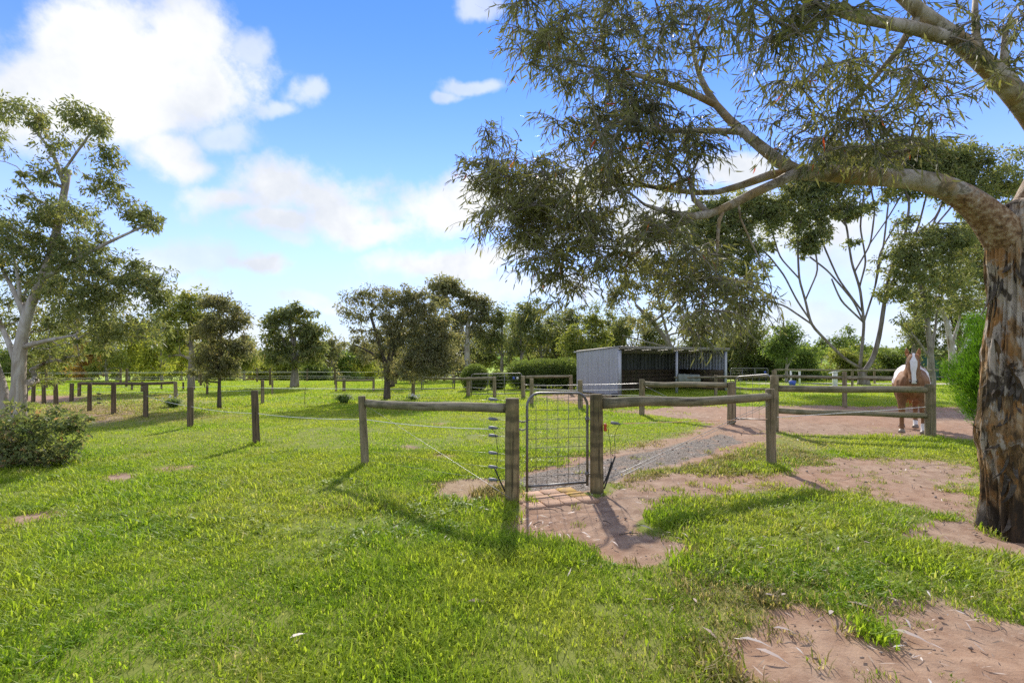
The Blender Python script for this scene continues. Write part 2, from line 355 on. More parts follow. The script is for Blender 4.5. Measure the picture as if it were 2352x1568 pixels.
# ------------------------------------------------------------------ the ground
def poly(pts): return np.array([PG(u, v)[:2] for u, v in pts])
def sdist(x, y, pg):                           # signed distance, positive inside
    d2 = np.full(x.shape, 1e18); ins = np.zeros(x.shape, bool); n = len(pg)
    for i in range(n):
        a, b = pg[i], pg[(i + 1) % n]; e = b - a; wx, wy = x - a[0], y - a[1]
        t = np.clip((wx * e[0] + wy * e[1]) / (e @ e + 1e-12), 0, 1)
        d2 = np.minimum(d2, (wx - t * e[0]) ** 2 + (wy - t * e[1]) ** 2)
        c = ((a[1] <= y) & (y < b[1])) | ((b[1] <= y) & (y < a[1]))
        with np.errstate(divide='ignore', invalid='ignore'):
            xi = a[0] + (y - a[1]) / (b[1] - a[1] + 1e-15) * e[0]
        ins ^= c & (x < xi)
    d = np.sqrt(d2); return np.where(ins, d, -d)
DIRT = [   # polygon, edge softness (m), strength
    ([(1390, 943), (1560, 933), (1900, 930), (2300, 935), (2500, 960), (2440, 1012), (2290, 1010), (2100, 1004), (1900, 998), (1785, 993), (1700, 1000), (1600, 985), (1640, 972), (1480, 951)], .25, 1.0),
    ([(1190, 1138), (1350, 1128), (1400, 1105), (1480, 1082), (1600, 1062), (1700, 1030), (1790, 1000), (1700, 970), (1640, 978), (1540, 1008), (1440, 1032), (1340, 1045), (1240, 1072), (1190, 1095)], .2, 1.0),
    ([(1186, 1150), (1300, 1160), (1400, 1135), (1480, 1155), (1455, 1205), (1490, 1232), (1600, 1248), (1585, 1292), (1460, 1290), (1370, 1258), (1320, 1236), (1240, 1224), (1186, 1208)], .14, 1.0),
    ([(1400, 1108), (1480, 1092), (1560, 1085), (1700, 1098), (1790, 1078), (1900, 1050), (2040, 1050), (2220, 1060), (2260, 1090), (2190, 1100), (2260, 1150), (2280, 1190), (2130, 1168), (2000, 1132), (1790, 1122), (1640, 1138), (1560, 1148), (1440, 1165), (1390, 1150)], .28, .84),
    ([(2085, 1192), (2220, 1195), (2300, 1225), (2420, 1250), (2450, 1290), (2250, 1262), (2100, 1225)], .12, .9),
    ([(1900, 1380), (2040, 1365), (2170, 1382), (2260, 1420), (2352, 1435), (2600, 1500), (2700, 1750), (1950, 1750), (1800, 1620), (1680, 1500), (1770, 1440)], .32, .88),
    ([(60, 925), (330, 932), (345, 968), (200, 978), (60, 955)], .6, .55),
    ([(-200, 905), (190, 908), (190, 922), (-200, 925)], .8, .9),
    ([(240, 1092), (280, 1082), (296, 1090), (270, 1112), (245, 1110)], .1, .8),
    ([(315, 1045), (352, 1038), (358, 1046), (320, 1052)], .1, .9),
    ([(365, 1075), (460, 1066), (470, 1074), (370, 1082)], .1, .7),
    ([(0, 1205), (60, 1178), (140, 1170), (150, 1182), (40, 1215), (0, 1222)], .12, .8),
    ([(985, 1108), (1080, 1097), (1165, 1102), (1195, 1148), (1120, 1150), (1010, 1132)], .08, .95),
    ([(1260, 898), (1440, 905), (1420, 935), (1300, 925), (1240, 910)], .5, .7),
]
DIRT = [(poly(p), s, k) for p, s, k in DIRT]
GRAVEL = [(poly([(1185, 1132), (1355, 1122), (1400, 1098), (1500, 1072), (1600, 1045), (1700, 1012), (1660, 995), (1560, 1018), (1460, 1040), (1350, 1058), (1240, 1085), (1190, 1100)]), .15, 1.0)]
STRAW = [(poly([(985, 1108), (1080, 1097), (1165, 1102), (1195, 1148), (1120, 1150), (1010, 1132)]), .1, 1.0),
         (poly([(1380, 1095), (1480, 1075), (1700, 1040), (1790, 1005), (1900, 1003), (1880, 1050), (1700, 1100), (1560, 1100), (1400, 1120)]), .5, .5),
         (poly([(1500, 1250), (1700, 1330), (1950, 1380), (1800, 1480), (1900, 1600), (1500, 1568), (1500, 1400)]), .6, .45),
         (poly([(60, 905), (480, 905), (480, 960), (60, 985)]), 1.5, .55), (poly([(1240, 890), (1440, 900), (1420, 945), (1240, 920)]), .6, .6),
         (poly([(1340, 1045), (1540, 1000), (1640, 972), (1700, 990), (1500, 1040)]), .2, .7)]
def mask(lst, x, y, namp=.0):
    r = np.zeros(x.shape)
    if namp: nz = (fbm(np.stack([x * 2.3, y * 2.3, 0 * x], -1), 4) - .5) * 2
    for pg, s, k in lst:
        lo, hi = pg.min(0) - 3 * s - .5, pg.max(0) + 3 * s + .5
        sel = (x > lo[0]) & (x < hi[0]) & (y > lo[1]) & (y < hi[1])
        if not sel.any(): continue
        d = sdist(x[sel], y[sel], pg)
        if namp: d = d + nz[sel] * namp * (.25 + s * 2) + .04
        r[sel] = np.maximum(r[sel], sstep(-s, s, d) * k)
    return r
def dirt_at(x, y):
    d = mask(DIRT, x, y, .55)
    n = fbm(np.stack([x * .9, y * .9, 0 * x + 9], -1), 4)
    return np.clip(np.maximum(d, .6 * sstep(.74, .8, n) * (y < 25) * (y > 7)), 0, 1)
PAVE = dict(x0=.10, x1=.98)
ys = np.concatenate([[-14, -7, -3, -1.5, -.5], np.geomspace(.3, 60, 330), np.geomspace(64, 9000, 50)])
NU = 340
tx = np.sinh(np.linspace(-2.2, 2.2, NU)) / np.sinh(2.2) * 2.4
wid = np.maximum(np.abs(ys), 6.0)[:, None] * tx[None, :] * np.where(ys < 40, 1, 1.6)[:, None]
GX = wid; GY = np.repeat(ys[:, None], NU, 1)
GZ = terrain(GX, GY)
near = GY < 60
dm = np.zeros(GX.shape); dm[near] = dirt_at(GX[near], GY[near])
gm = np.zeros(GX.shape); gm[near] = mask(GRAVEL, GX[near], GY[near], .3)
sm = np.zeros(GX.shape); sm[near] = mask(STRAW, GX[near], GY[near], .4)
rough = (fbm(np.stack([GX * 9, GY * 9, 0 * GX], -1), 4) - .5) * .04
hoof = (fbm(np.stack([GX * 3.2, GY * 3.2, 0 * GX + 3], -1), 3) - .5) * (.1 * mask(DIRT[:1], GX, GY) + .05 * mask(DIRT[1:6], GX, GY))
GZ = GZ + np.where(near, rough * dm + hoof - .015 * dm, 0)
g = MB()
ii = (np.arange(len(ys) - 1)[:, None] * NU + np.arange(NU - 1)[None]).ravel()
g.add(np.stack([GX, GY, GZ], -1).reshape(-1, 3), np.stack([ii, ii + 1, ii + NU + 1, ii + NU], -1), dm.ravel())
def ground_mat():
    m, M = newmat('paddock soil and turf')
    P = M.n('ShaderNodeNewGeometry').outputs['Position']
    A = lambda s: M.n('ShaderNodeAttribute', attribute_name=s).outputs['Fac']
    d, gr, st = A('tint'), A('gravel'), A('straw')
    fine = M.noise(P, 38, 6, .65); mid = M.noise(P, 6, 5, .6); big = M.noise(P, .35, 4, .55); huge = M.noise(P, .05, 4, .55)
    turf = M.mix(M.mr(mid, .3, .7), (.13, .17, .028), (.21, .24, .045))
    turf = M.mix(M.mr(big, .35, .68), turf, (.2, .22, .05))
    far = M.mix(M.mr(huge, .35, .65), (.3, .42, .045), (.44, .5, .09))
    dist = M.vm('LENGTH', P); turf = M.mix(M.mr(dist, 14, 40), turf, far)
    strawc = M.mix(M.mr(fine, .35, .65), (.22, .15, .08), (.46, .35, .2))
    turf = M.mix(M.math('MULTIPLY', st, .55), turf, strawc)
    soil = M.mix(M.mr(mid, .3, .7), (.25, .16, .108), (.39, .28, .2))
    soil = M.mix(M.math('MULTIPLY', M.mr(big, .4, .65), .6), soil, (.33, .19, .12))
    soil = M.mix(M.math('MULTIPLY', M.mr(fine, .56, .7), .5), soil, (.15, .09, .06))
    vo = M.n('ShaderNodeTexVoronoi', inp={'Vector': P, 'Scale': 55.0}); vc = M.n('ShaderNodeSeparateColor', inp={0: vo.outputs['Color']}).outputs[0]
    stone = M.mix(vc, (.19, .165, .135), (.45, .4, .34)); stone = M.mix(M.mr(vo.outputs['Distance'], .35, .6), stone, (.11, .09, .07))
    stone = M.mix(M.mr(mid, .5, .75), stone, soil)
    soil = M.mix(M.mr(M.math('ADD', gr, M.math('MULTIPLY', M.math('SUBTRACT', mid, .5), .8)), .3, .7), soil, stone)
    soil = M.mix(M.math('MULTIPLY', M.mr(M.math('MULTIPLY', st, fine), .3, .5), .6), soil, strawc)
    f = M.mr(M.math('ADD', d, M.math('MULTIPLY', M.math('SUBTRACT', M.math('ADD', M.math('MULTIPLY', fine, .5), M.math('MULTIPLY', mid, .5)), .5), .9)), .32, .62)
    c = M.mix(f, turf, soil)
    bm = M.math('ADD', M.math('MULTIPLY', fine, .7), M.math('MULTIPLY', vo.outputs['Distance'], M.math('MULTIPLY', gr, -.8)))
    finish(M, c, .95, .1, bm, .6, .02)
    return m
M_GROUND = ground_mat()
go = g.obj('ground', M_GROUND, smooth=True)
for nm, arr in (('gravel', gm), ('straw', sm)):
    at = go.data.attributes.new(nm, 'FLOAT', 'POINT'); at.data.foreach_set('value', arr.ravel().astype(np.float32))
tag(go, 'green paddock ground with bare reddish soil and a worn gravel path', None, None, 'structure')

# hills on the horizon
def hill(name, y0, y1, x0, x1, hfun, mat, nx=90):
    b = MB(); X = np.linspace(x0, x1, nx); R = []
    for t in np.linspace(0, 1, 9):
        Y = y0 + (y1 - y0) * t; R.append(np.stack([X * (Y / y0), np.full(nx, Y), -4 + hfun(X) * math.sin(t * math.pi / 2) ** 1.2], -1))
    R.append(R[-1] + np.array([0, (y1 - y0) * .6, 0]) - np.array([0, 0, 1]) * (hfun(X)[:, None] + 0))
    i = (np.arange(9)[:, None] * nx + np.arange(nx - 1)).ravel()
    b.add(np.array(R).reshape(-1, 3), np.stack([i, i + 1, i + nx + 1, i + nx], -1))
    return tag(b.obj(name, mat, smooth=True), None, None, None, 'structure')
def field_mat(name, a, b_, sc):
    m, M = newmat(name); P = M.n('ShaderNodeNewGeometry').outputs['Position']
    finish(M, M.mix(M.mr(M.noise(P, sc, 4, .6), .4, .6), a, b_), 1.0, .0); return m
n1 = lambda X, s, o: fbm(np.stack([X * s, 0 * X + o, 0 * X], -1), 4)
tag(hill('wooded_ridge', 5200, 7000, -9000, 9000, lambda X: 118 + 30 * (n1(X, .0012, 2) - .5), field_mat('wooded ridge', (.05, .075, .07), (.075, .1, .085), .004), 220), 'dark wooded ridge along the horizon', None)
tag(hill('hill', 700, 1150, -1300, 250, lambda X: 14 + 10 * (n1(X, .004, 5) - .5), field_mat('hill pasture', (.12, .22, .04), (.26, .28, .08), .01)), 'green pasture hill beyond the trees', None)
tag(hill('hill', 800, 1300, 250, 1900, lambda X: 34 + 16 * (n1(X, .004, 9) - .5), field_mat('pale hill pasture', (.2, .26, .1), (.3, .32, .13), .008)), 'pale pasture hill behind the gum trees', None)

# ------------------------------------------------------------------ grass: tufts set out over the turf
def blade_tuft(name, nb, rad, h0, h1, w, mat, seed, lean=.5):
    r = np.random.default_rng(seed); b = MB()
    for k in range(nb):
        a = r.uniform(0, 6.283); q = rad * math.sqrt(r.uniform()); p = np.array([q * math.cos(a), q * math.sin(a), -.006])
        h = r.uniform(h0, h1); th = r.uniform(0, 6.283); ln = lean * r.uniform(.2, 1.3) * h
        dv = np.array([math.cos(th), math.sin(th), 0]); sd = np.array([-math.sin(th + r.uniform(-.6, .6)), math.cos(th), 0]); ww = w * r.uniform(.7, 1.3)
        m_ = p + dv * ln * .35 + np.array([0, 0, h * .6]); t = p + dv * ln + np.array([0, 0, h * r.uniform(.8, 1.0)])
        b.add([p - sd * ww / 2, p + sd * ww / 2, m_ - sd * ww * .42, m_ + sd * ww * .42, t], [np.array([[0, 1, 3, 2]]), np.array([[2, 3, 4]])], r.uniform())
    me = b.mesh(name); me.materials.append(mat); return bpy.data.objects.new(name, me)
def grass_mat():
    m, M = newmat('paddock grass')
    t = M.n('ShaderNodeAttribute', attribute_name='tint').outputs['Fac']
    dry = M.n('ShaderNodeAttribute', attribute_name='dry', attribute_type='INSTANCER').outputs['Fac']
    P = M.n('ShaderNodeNewGeometry').outputs['Position']; big = M.noise(P, .5, 3); mid = M.noise(P, 2.3, 3)
    c = M.ramp(t, [(0, (.14, .25, .014)), (.5, (.26, .39, .022)), (.85, (.36, .48, .04)), (1, (.48, .5, .14))])
    c = M.mix(M.mr(big, .35, .65), c, M.mix(.65, c, (.45, .47, .07)))
    c = M.mix(M.math('MULTIPLY', M.mr(mid, .5, .7), .4), c, (.15, .27, .02))
    dc = M.ramp(t, [(0, (.2, .16, .06)), (.4, (.17, .18, .06)), (.75, (.38, .29, .15)), (1, (.5, .42, .26))])
    c = M.mix(M.mr(M.math('ADD', dry, M.math('MULTIPLY', M.math('SUBTRACT', t, .5), .6)), .25, .8), c, dc)
    p = M.n('ShaderNodeBsdfPrincipled', inp={'Base Color': c, 'Roughness': .5, 'Specular IOR Level': .25})
    tr = M.n('ShaderNodeBsdfTranslucent', inp={'Color': M.mix(1.0, c, (1.3, 1.3, .8), 'MULTIPLY')})
    M.n('ShaderNodeOutputMaterial', inp={0: M.n('ShaderNodeMixShader', inp={0: .55, 1: p.outputs[0], 2: tr.outputs[0]}).outputs[0]})
    return m
M_GRASS = grass_mat()
tufts = bpy.data.collections.new('grass tufts')
for k in range(4): tufts.objects.link(blade_tuft('tuft_a%d' % k, 28, .085, .022, .062, .0072, M_GRASS, 50 + k, 1.0))
for k in range(2): tufts.objects.link(blade_tuft('tuft_b%d' % k, 24, .08, .04, .09, .0082, M_GRASS, 60 + k, .9))
for k in range(3): tufts.objects.link(blade_tuft('tuft_c%d' % k, 50, .24, .02, .055, .011, M_GRASS, 70 + k, .8))
for k in range(2): tufts.objects.link(blade_tuft('tuft_d%d' % k, 48, .55, .03, .07, .024, M_GRASS, 80 + k, .8))
for k in range(2):
    rr_ = np.random.default_rng(90 + k); wb_ = MB(); nL = 16; aa = rr_.uniform(0, 6.283, nL)
    wb_.leaves(np.stack([.03 * np.cos(aa), .03 * np.sin(aa), rr_.uniform(.005, .03, nL)], -1), np.stack([np.cos(aa), np.sin(aa), rr_.uniform(.2, 1.0, nL)], -1), np.repeat(np.array([[0, 0, 1.]]), nL, 0) + rr_.normal(0, .2, (nL, 3)), rr_.uniform(.025, .05, nL), rr_.uniform(.01, .018, nL), .4, rr_.uniform(0, .35, nL))
    me_ = wb_.mesh('tuft_e%d' % k); me_.materials.append(M_GRASS); tufts.objects.link(bpy.data.objects.new('tuft_e%d' % k, me_))
def scatter(y0, y1, dens, slope, pad, kinds, smin, smax, tall=0.0):
    n = int(dens * (y1 - y0) * (2 * pad + slope * (y0 + y1)))
    wt_ = rng.uniform(size=n); a, b_ = 2 * pad + 2 * slope * y0, 2 * slope
    Ltot = a * (y1 - y0) + b_ * (y1 - y0) ** 2 / 2
    y = y0 + (-a + np.sqrt(a * a + 2 * b_ * wt_ * Ltot)) / b_
    x = rng.uniform(-1, 1, n) * (pad + slope * y)
    d = dirt_at(x, y); s = mask(STRAW, x, y, .4)
    patch = fbm(np.stack([x * 1.7, y * 1.7, 0 * x + 2], -1), 3)
    keep = rng.uniform(size=n) < np.clip(1.12 - d * 1.25 - mask(GRAVEL, x, y) * .9, .012, 1) * (.75 + .6 * sstep(.3, .6, patch))
    pave = (x > .02) & (x < 1.06) & (y > 5.25) & (y < 5.98); keep &= ~pave
    x, y, d, s, patch = x[keep], y[keep], d[keep], s[keep], patch[keep]; n = len(x)
    side = sstep(-.5, 1.8, x) * sstep(14, 5, y)
    dry = np.clip(s + d * .45 + .3 * side * rng.uniform(.2, 1.2, n) + .22 * sstep(.55, .7, fbm(np.stack([x * .6, y * .6, 0 * x + 7], -1), 3)) + rng.normal(0, .12, n), 0, 1)
    kd = rng.choice(kinds, n)
    if tall: kd = np.where(rng.uniform(size=n) < tall * (.25 + .9 * sstep(.42, .66, patch)), rng.choice([4, 5], n), kd)
    if tall:
        weed = fbm(np.stack([x * 1.3, y * 1.3, 0 * x + 31], -1), 3); kd = np.where((weed > .62) & (rng.uniform(size=n) < .3) & (d < .3), rng.choice([11, 12], n), kd)
    sc = rng.uniform(smin, smax, n) * (.7 + .6 * patch) * (1 - .3 * d)
    return np.stack([x, y, terrain(x, y) - .004 - .012 * d, kd, rng.uniform(0, 6.283, n), sc, dry], -1)
G = np.vstack([scatter(1.3, 4.2, 310, 1.12, 1.5, [0, 1, 2, 3], .8, 1.3, .5), scatter(4.2, 8.5, 165, 1.12, 1.6, [0, 1, 2, 3], .9, 1.5, .3),
               scatter(6.5, 17, 26, 1.1, 3.5, [6, 7, 8], .8, 1.3), scatter(14, 42, 7, 1.12, 5, [9, 10], .8, 1.3)])
def extra(cx, cy, r, n, kinds=(4, 5), sc=(.8, 1.5), dry=0.0):
    a = rng.uniform(0, 6.283, n); q = r * np.sqrt(rng.uniform(size=n)); x, y = cx + q * np.cos(a), cy + q * np.sin(a)
    return np.stack([x, y, terrain(x, y) - .004, rng.choice(kinds, n), rng.uniform(0, 6.283, n), rng.uniform(*sc, n), np.clip(dry + rng.normal(0, .1, n), 0, 1)], -1)
EX = []
for (u, v, n) in ((840, 1068, 14), (590, 1019, 10), (437, 981, 8), (1770, 1072, 22), (2136, 1006, 26), (1178, 1152, 8)):
    p = PG(u, v); EX.append(extra(p[0], p[1], .22, n))
for (u, v, n, r) in ((2090, 1012, 60, .7), (1730, 1075, 40, .35), (1530, 1195, 30, .22), (1600, 1170, 40, .4), (2010, 1445, 12, .12), (2120, 1290, 30, .3), (1640, 1300, 40, .3), (1250, 1265, 40, .35), (1180, 1268, 30, .25)):
    p = PG(u, v); EX.append(extra(p[0], p[1], r, n))
p = PG(1140, 1132); EX.append(extra(p[0], p[1], .25, 60, (4, 5, 0, 1), (.8, 1.5), .95))
G = np.vstack([G] + EX)
pm = bpy.data.meshes.new('grass'); pm.vertices.add(len(G)); pm.vertices.foreach_set('co', G[:, :3].astype(np.float32).ravel())
for nm, k in (('rotz', 4), ('size', 5), ('dry', 6)):
    at = pm.attributes.new(nm, 'FLOAT', 'POINT'); at.data.foreach_set('value', G[:, k].astype(np.float32))
at = pm.attributes.new('variety', 'INT', 'POINT'); at.data.foreach_set('value', G[:, 3].astype(np.int32))
grass = bpy.data.objects.new('grass', pm); COL.objects.link(grass); tag(grass, 'short green paddock grass with drier tufts', None, None, 'stuff')
ng = bpy.data.node_groups.new('grass tufts', 'GeometryNodeTree')
ng.interface.new_socket('Geometry', in_out='INPUT', socket_type='NodeSocketGeometry'); ng.interface.new_socket('Geometry', in_out='OUTPUT', socket_type='NodeSocketGeometry')
N = NT(ng); gi = N.n('NodeGroupInput'); gout = N.n('NodeGroupOutput')
ci = N.n('GeometryNodeCollectionInfo', transform_space='ORIGINAL'); ci.inputs['Collection'].default_value = tufts; ci.inputs['Separate Children'].default_value = True; ci.inputs['Reset Children'].default_value = True
na = lambda s, t='FLOAT': N.n('GeometryNodeInputNamedAttribute', data_type=t, inp={'Name': s}).outputs[0]
mp = N.n('GeometryNodeMeshToPoints', inp={'Mesh': gi.outputs[0]})
rot = N.n('ShaderNodeCombineXYZ', inp={2: na('rotz')}).outputs[0]
iop = N.n('GeometryNodeInstanceOnPoints', inp={'Points': mp.outputs[0], 'Instance': ci.outputs[0], 'Pick Instance': True, 'Instance Index': na('variety', 'INT'), 'Rotation': rot, 'Scale': na('size')})
N.link(iop.outputs[0], gout.inputs[0])
md = grass.modifiers.new('tufts', 'NODES'); md.node_group = ng

# ------------------------------------------------------------------ the brick paving in the gateway
def paver_mat():
    m, M = newmat('clay paver'); n = M.noise(M.n('ShaderNodeNewGeometry').outputs['Position'], 9, 5, .6); r = M.n('ShaderNodeObjectInfo').outputs['Random']
    c = M.mix(r, (.4, .25, .16), (.52, .33, .22)); c = M.mix(M.math('MULTIPLY', M.mr(n, .5, .72), .6), c, (.3, .2, .13))
    finish(M, c, .85, .2, n, .3, .004); return m
M_PAVER = paver_mat()
mm_, MM = newmat('mossy clay paver'); nn_ = MM.noise(MM.n('ShaderNodeNewGeometry').outputs['Position'], 9, 5, .6); finish(MM, MM.mix(MM.mr(nn_, .35, .65), (.5, .32, .06), (.36, .22, .1)), .85, .2, nn_, .3, .004)
p00, p10 = PG(1214, 1167), PG(1378, 1149)       # the near edge of the paving
e1 = (p10 - p00); Lw = np.linalg.norm(e1); e1 /= Lw; e2 = np.array([-e1[1], e1[0], 0.0])
pav = bpy.data.objects.new('paving', None); COL.objects.link(pav); pav.location = p00; tag(pav, 'small apron of square clay pavers in the gateway', None, None, 'structure')
PW = Lw / 4; PD = .205
for r_ in range(3):
    for c_ in range(-1 if r_ else 0, 4):
        if r_ == 2 and c_ == -1: continue
        bm = MB(); hw, hd = PW / 2 - .006, PD / 2 - .006; th = .03
        cc = p00 + e1 * (PW * (c_ + .5) + r_ * -.03) + e2 * (PD * (r_ + .5)); dz = rng.uniform(-.003, .003); R = np.stack([e1, e2, [0, 0, 1]], 1)
        bev = .006
        V = [];
        for (k, zz) in ((1.0, -th), (1.0, .012 - bev), (1 - bev / hw, .012)):
            for sx, sy in ((-1, -1), (1, -1), (1, 1), (-1, 1)): V.append([sx * hw * k, sy * hd * k, zz])
        F = [[0, 1, 5, 4], [1, 2, 6, 5], [2, 3, 7, 6], [3, 0, 4, 7], [4, 5, 9, 8], [5, 6, 10, 9], [6, 7, 11, 10], [7, 4, 8, 11], [8, 9, 10, 11]]
        bm.add(np.array(V) @ R.T + cc + np.array([0, 0, tz(cc[0], cc[1]) - .002 + dz]), np.array(F))
        bm.obj('paver', M_PAVER if not (r_ == 2 and c_ == 3 or r_ == 1 and c_ == 3) else mm_, pav, origin=cc)
# ------------------------------------------------------------------ fences
def rel(o, parent, loc):
    o.parent = parent; o.location = Vector([float(v) for v in loc]) - Vector(parent.location)
def post_at(parent, x, y, h, r, mat, name='post', seed=None, ns=14):
    seed = rng.uniform(0, 50) if seed is None else seed
    b = MB(); zs = [-.15] + list(np.linspace(0, h - .012, 12)) + [h]; rr = np.array([r * 1.03] + list(np.linspace(r * 1.03, r * .97, 12)) + [r * .86])
    rr = rr * (1 + .035 * (np.array([vnoise(np.array([z_ * 6, seed, 0])) for z_ in zs]) - .5) * 2)
    tl = rng.normal(0, .016, 2)
    b.tube([(tl[0] * z_, tl[1] * z_, z_) for z_ in zs], rr, ns, rough=.05, seed=seed)
    o = b.obj(name, mat, smooth=False); 
    o.data.polygons.foreach_set('use_smooth', np.ones(len(o.data.polygons), bool)); rel(o, parent, (x, y, tz(x, y))); return o
def post(parent, u, vb, vt, wpx, mat=None, **k):
    p = PG(u, vb); h = (vb - vt) / FPX * p[1]; return post_at(parent, p[0], p[1], h - tz(p[0], p[1]), wpx / FPX * p[1] / 2, mat or M_POST, **k), p, h
def rail(parent, A, B, r, mat=None, name='rail', sag=.012, ns=12):
    A, B = np.asarray(A, float), np.asarray(B, float); L = np.linalg.norm(B - A); t = np.linspace(0, 1, 22); s = rng.uniform(0, 60)
    pts = np.stack([t * L, .035 * (vnoise(np.stack([t * 3 + s, t * 0, t * 0], -1)) - .5), -sag * np.sin(t * math.pi) + .035 * (vnoise(np.stack([t * 3 + s, t * 0 + 4, t * 0], -1)) - .5)], -1)
    b = MB(); b.tube(pts, r * (1.06 - .1 * t + .05 * (vnoise(np.stack([t * 9 + s, t * 0, t * 0], -1)) - .5)), ns, rough=.04, seed=s)
    o = b.obj(name, mat or M_RAIL, smooth=True); rel(o, parent, A)
    o.rotation_euler = Vector(B - A).to_track_quat('X', 'Z').to_euler(); return o
def wire(parent, pts, r=.0022, mat=None, name='wire', sag=0.0, ns=4):
    pts = np.asarray(pts, float); out = []
    for a, b_ in zip(pts[:-1], pts[1:]):
        t = np.linspace(0, 1, 12)[:, None]; q = a + (b_ - a) * t; q[:, 2] -= sag * 4 * (t * (1 - t))[:, 0] * np.linalg.norm(b_ - a) / 3; out.append(q if not out else q[1:])
    b = MB(); b.tube(np.vstack(out), r, ns); o = b.obj(name, mat or M_WIRE, parent, smooth=True, origin=pts[0]); return o
def Z(u, v, Y): return W3(u, v, Y)

# 1 - near fence left of the gate, running on to the left with a single tape
pA = PG(1176, 1150); pB = PG(839, 1068); pC = PG(589, 1019); pD = PG(437, 981)
f1 = thing('post_and_rail_fence', pB, 'timber post fence left of the small gate with one rail and sagging white tape', 'fence', 'timber paddock fences')
post(f1, 1176, 1150, 914, 33, M_GPOST); post(f1, 839, 1068, 909, 17.5)
for (u, vb, vt, w) in ((589, 1019, 896, 15.6), (437, 981, 888, 13), (334.6, 958, 884, 10), (261, 950, 878, 9.5), (205.5, 943, 880, 8.5)): post(f1, u, vb, vt, w, M_DPOST)
rail(f1, Z(843, 924, pB[1]), Z(1161, 938, pA[1]), .058)
tp = [Z(334, 908, PG(334, 958)[1]), Z(437, 933, pD[1]), Z(589, 949, pC[1]), Z(839, 963, pB[1]), Z(1128, 985, pA[1] + .02)]
wire(f1, tp, .0048, M_TAPE, 'tape', .03)
wire(f1, [Z(843, 932, pB[1] - .08), Z(1172, 1143, pA[1] - .09)], .0026, M_WIRE, 'stay_wire')
for v0, v1 in ((928, 917), (975, 962), (990, 1000), (1015, 1040), (1035, 1072), (1055, 1101)):
    wire(f1, [Z(839, v0, pB[1]), Z(1128, v1, pA[1] + .02)], .0013, M_WIRE, 'wire', .004)
def insulator(parent, u, v, Y, s=1.0, mat=None, tail=None):
    b = MB(); c = W3(u, v, Y)
    xs = np.array([-.055, -.045, -.01, .03, .055]) * s; rr = np.array([.012, .018, .019, .016, .006]) * s
    b.tube(np.stack([xs, 0 * xs, xs * -.12], -1) + c, rr, 10); b.tube([c + np.array([.05 * s, 0, -.006]), c + np.array([.085 * s, 0, -.008])], .004 * s, 6)
    o = b.obj('insulator', mat or M_INS, parent, origin=c); return o, c
for v in (917, 962, 982, 1000, 1040, 1072, 1101):
    o, c = insulator(f1, 1133, v, pA[1] + .02)
    wire(f1, [c + np.array([.08, 0, -.006]), Z(1163, v + 3, pA[1] - .02)], .0018, M_WIRE, 'wire')
def cable(parent, uvs, Y, r, mat=None, name='cable'):
    P_ = np.array([W3(u, v, Y) for u, v in uvs]); t = np.linspace(0, len(P_) - 1, len(P_) * 5)
    q = np.stack([np.interp(t, range(len(P_)), P_[:, k]) for k in range(3)], -1)
    for _ in range(2): q[1:-1] = (q[:-2] + 2 * q[1:-1] + q[2:]) / 4
    b = MB(); b.tube(q, r, 6); return b.obj(name, mat or M_BLACK, parent, smooth=True, origin=q[0])
cable(f1, [(1128, 983), (1135, 990), (1139, 1002), (1141, 1018), (1144, 1035), (1142, 1055), (1140, 1068)], pA[1], .0035)
cable(f1, [(1137, 1076), (1147, 1101), (1160, 1128)], pA[1] - .02, .0095, name='conduit')
for v in (904, 915, 925): insulator(f1, 228, v, PG(228, 946)[1], 1.25, M_BLACK)

# 2 - near fence right of the gate
pE = PG(1371, 1130); pF = PG(1770, 1070)
f2 = thing('post_and_rail_fence', pE, 'timber fence right of the small gate with one round rail and crossed stay wires', 'fence', 'timber paddock fences')
post(f2, 1371, 1130, 905, 30, M_GPOST); post(f2, 1772, 1070, 893, 21)
rail(f2, Z(1386, 927, pE[1]), Z(1765, 910, pF[1]), .062)
wire(f2, [Z(1398, 1098, pE[1] - .03), Z(1762, 926, pF[1] - .09)], .0038, M_WIRE, 'stay_wire')
wire(f2, [Z(1400, 1106, pE[1] - .05), Z(1765, 930, pF[1] - .1)], .0032, M_WIRE, 'stay_wire')
wire(f2, [Z(1430, 972, pE[1] + .03), Z(1540, 969, pE[1] + .45), Z(1762, 962, pF[1] - .08)], .0042, M_OTAPE, 'tape')
insulator(f2, 1413, 971.5, pE[1] + .02)
b = MB(); c = Z(1390, 981, pE[1] - .06); b.box(c, (.014, .02, .045)); b.box(c + np.array([0, -.012, .025]), (.02, .012, .008)); b.box(c + np.array([0, -.012, -.025]), (.02, .012, .008)); b.obj('insulator', M_ORANGE, f2, origin=c)
cable(f2, [(1396, 978), (1399, 1000), (1402, 1020), (1403, 1045), (1404, 1062)], pE[1], .0032)
cable(f2, [(1426, 972), (1416, 985), (1411, 1005), (1413, 1025), (1412, 1048)], pE[1], .0032)
cable(f2, [(1413, 1047), (1400, 1085), (1388, 1122)], pE[1] - .03, .010, name='conduit'); cable(f2, [(1405, 1060), (1396, 1090), (1386, 1112)], pE[1] - .02, .009, name='conduit')
for v0, v1 in ((1000, 985), (1040, 1010)): wire(f2, [Z(1386, v0, pE[1]), Z(1765, v1, pF[1])], .0012, M_WIRE, 'wire', .003)

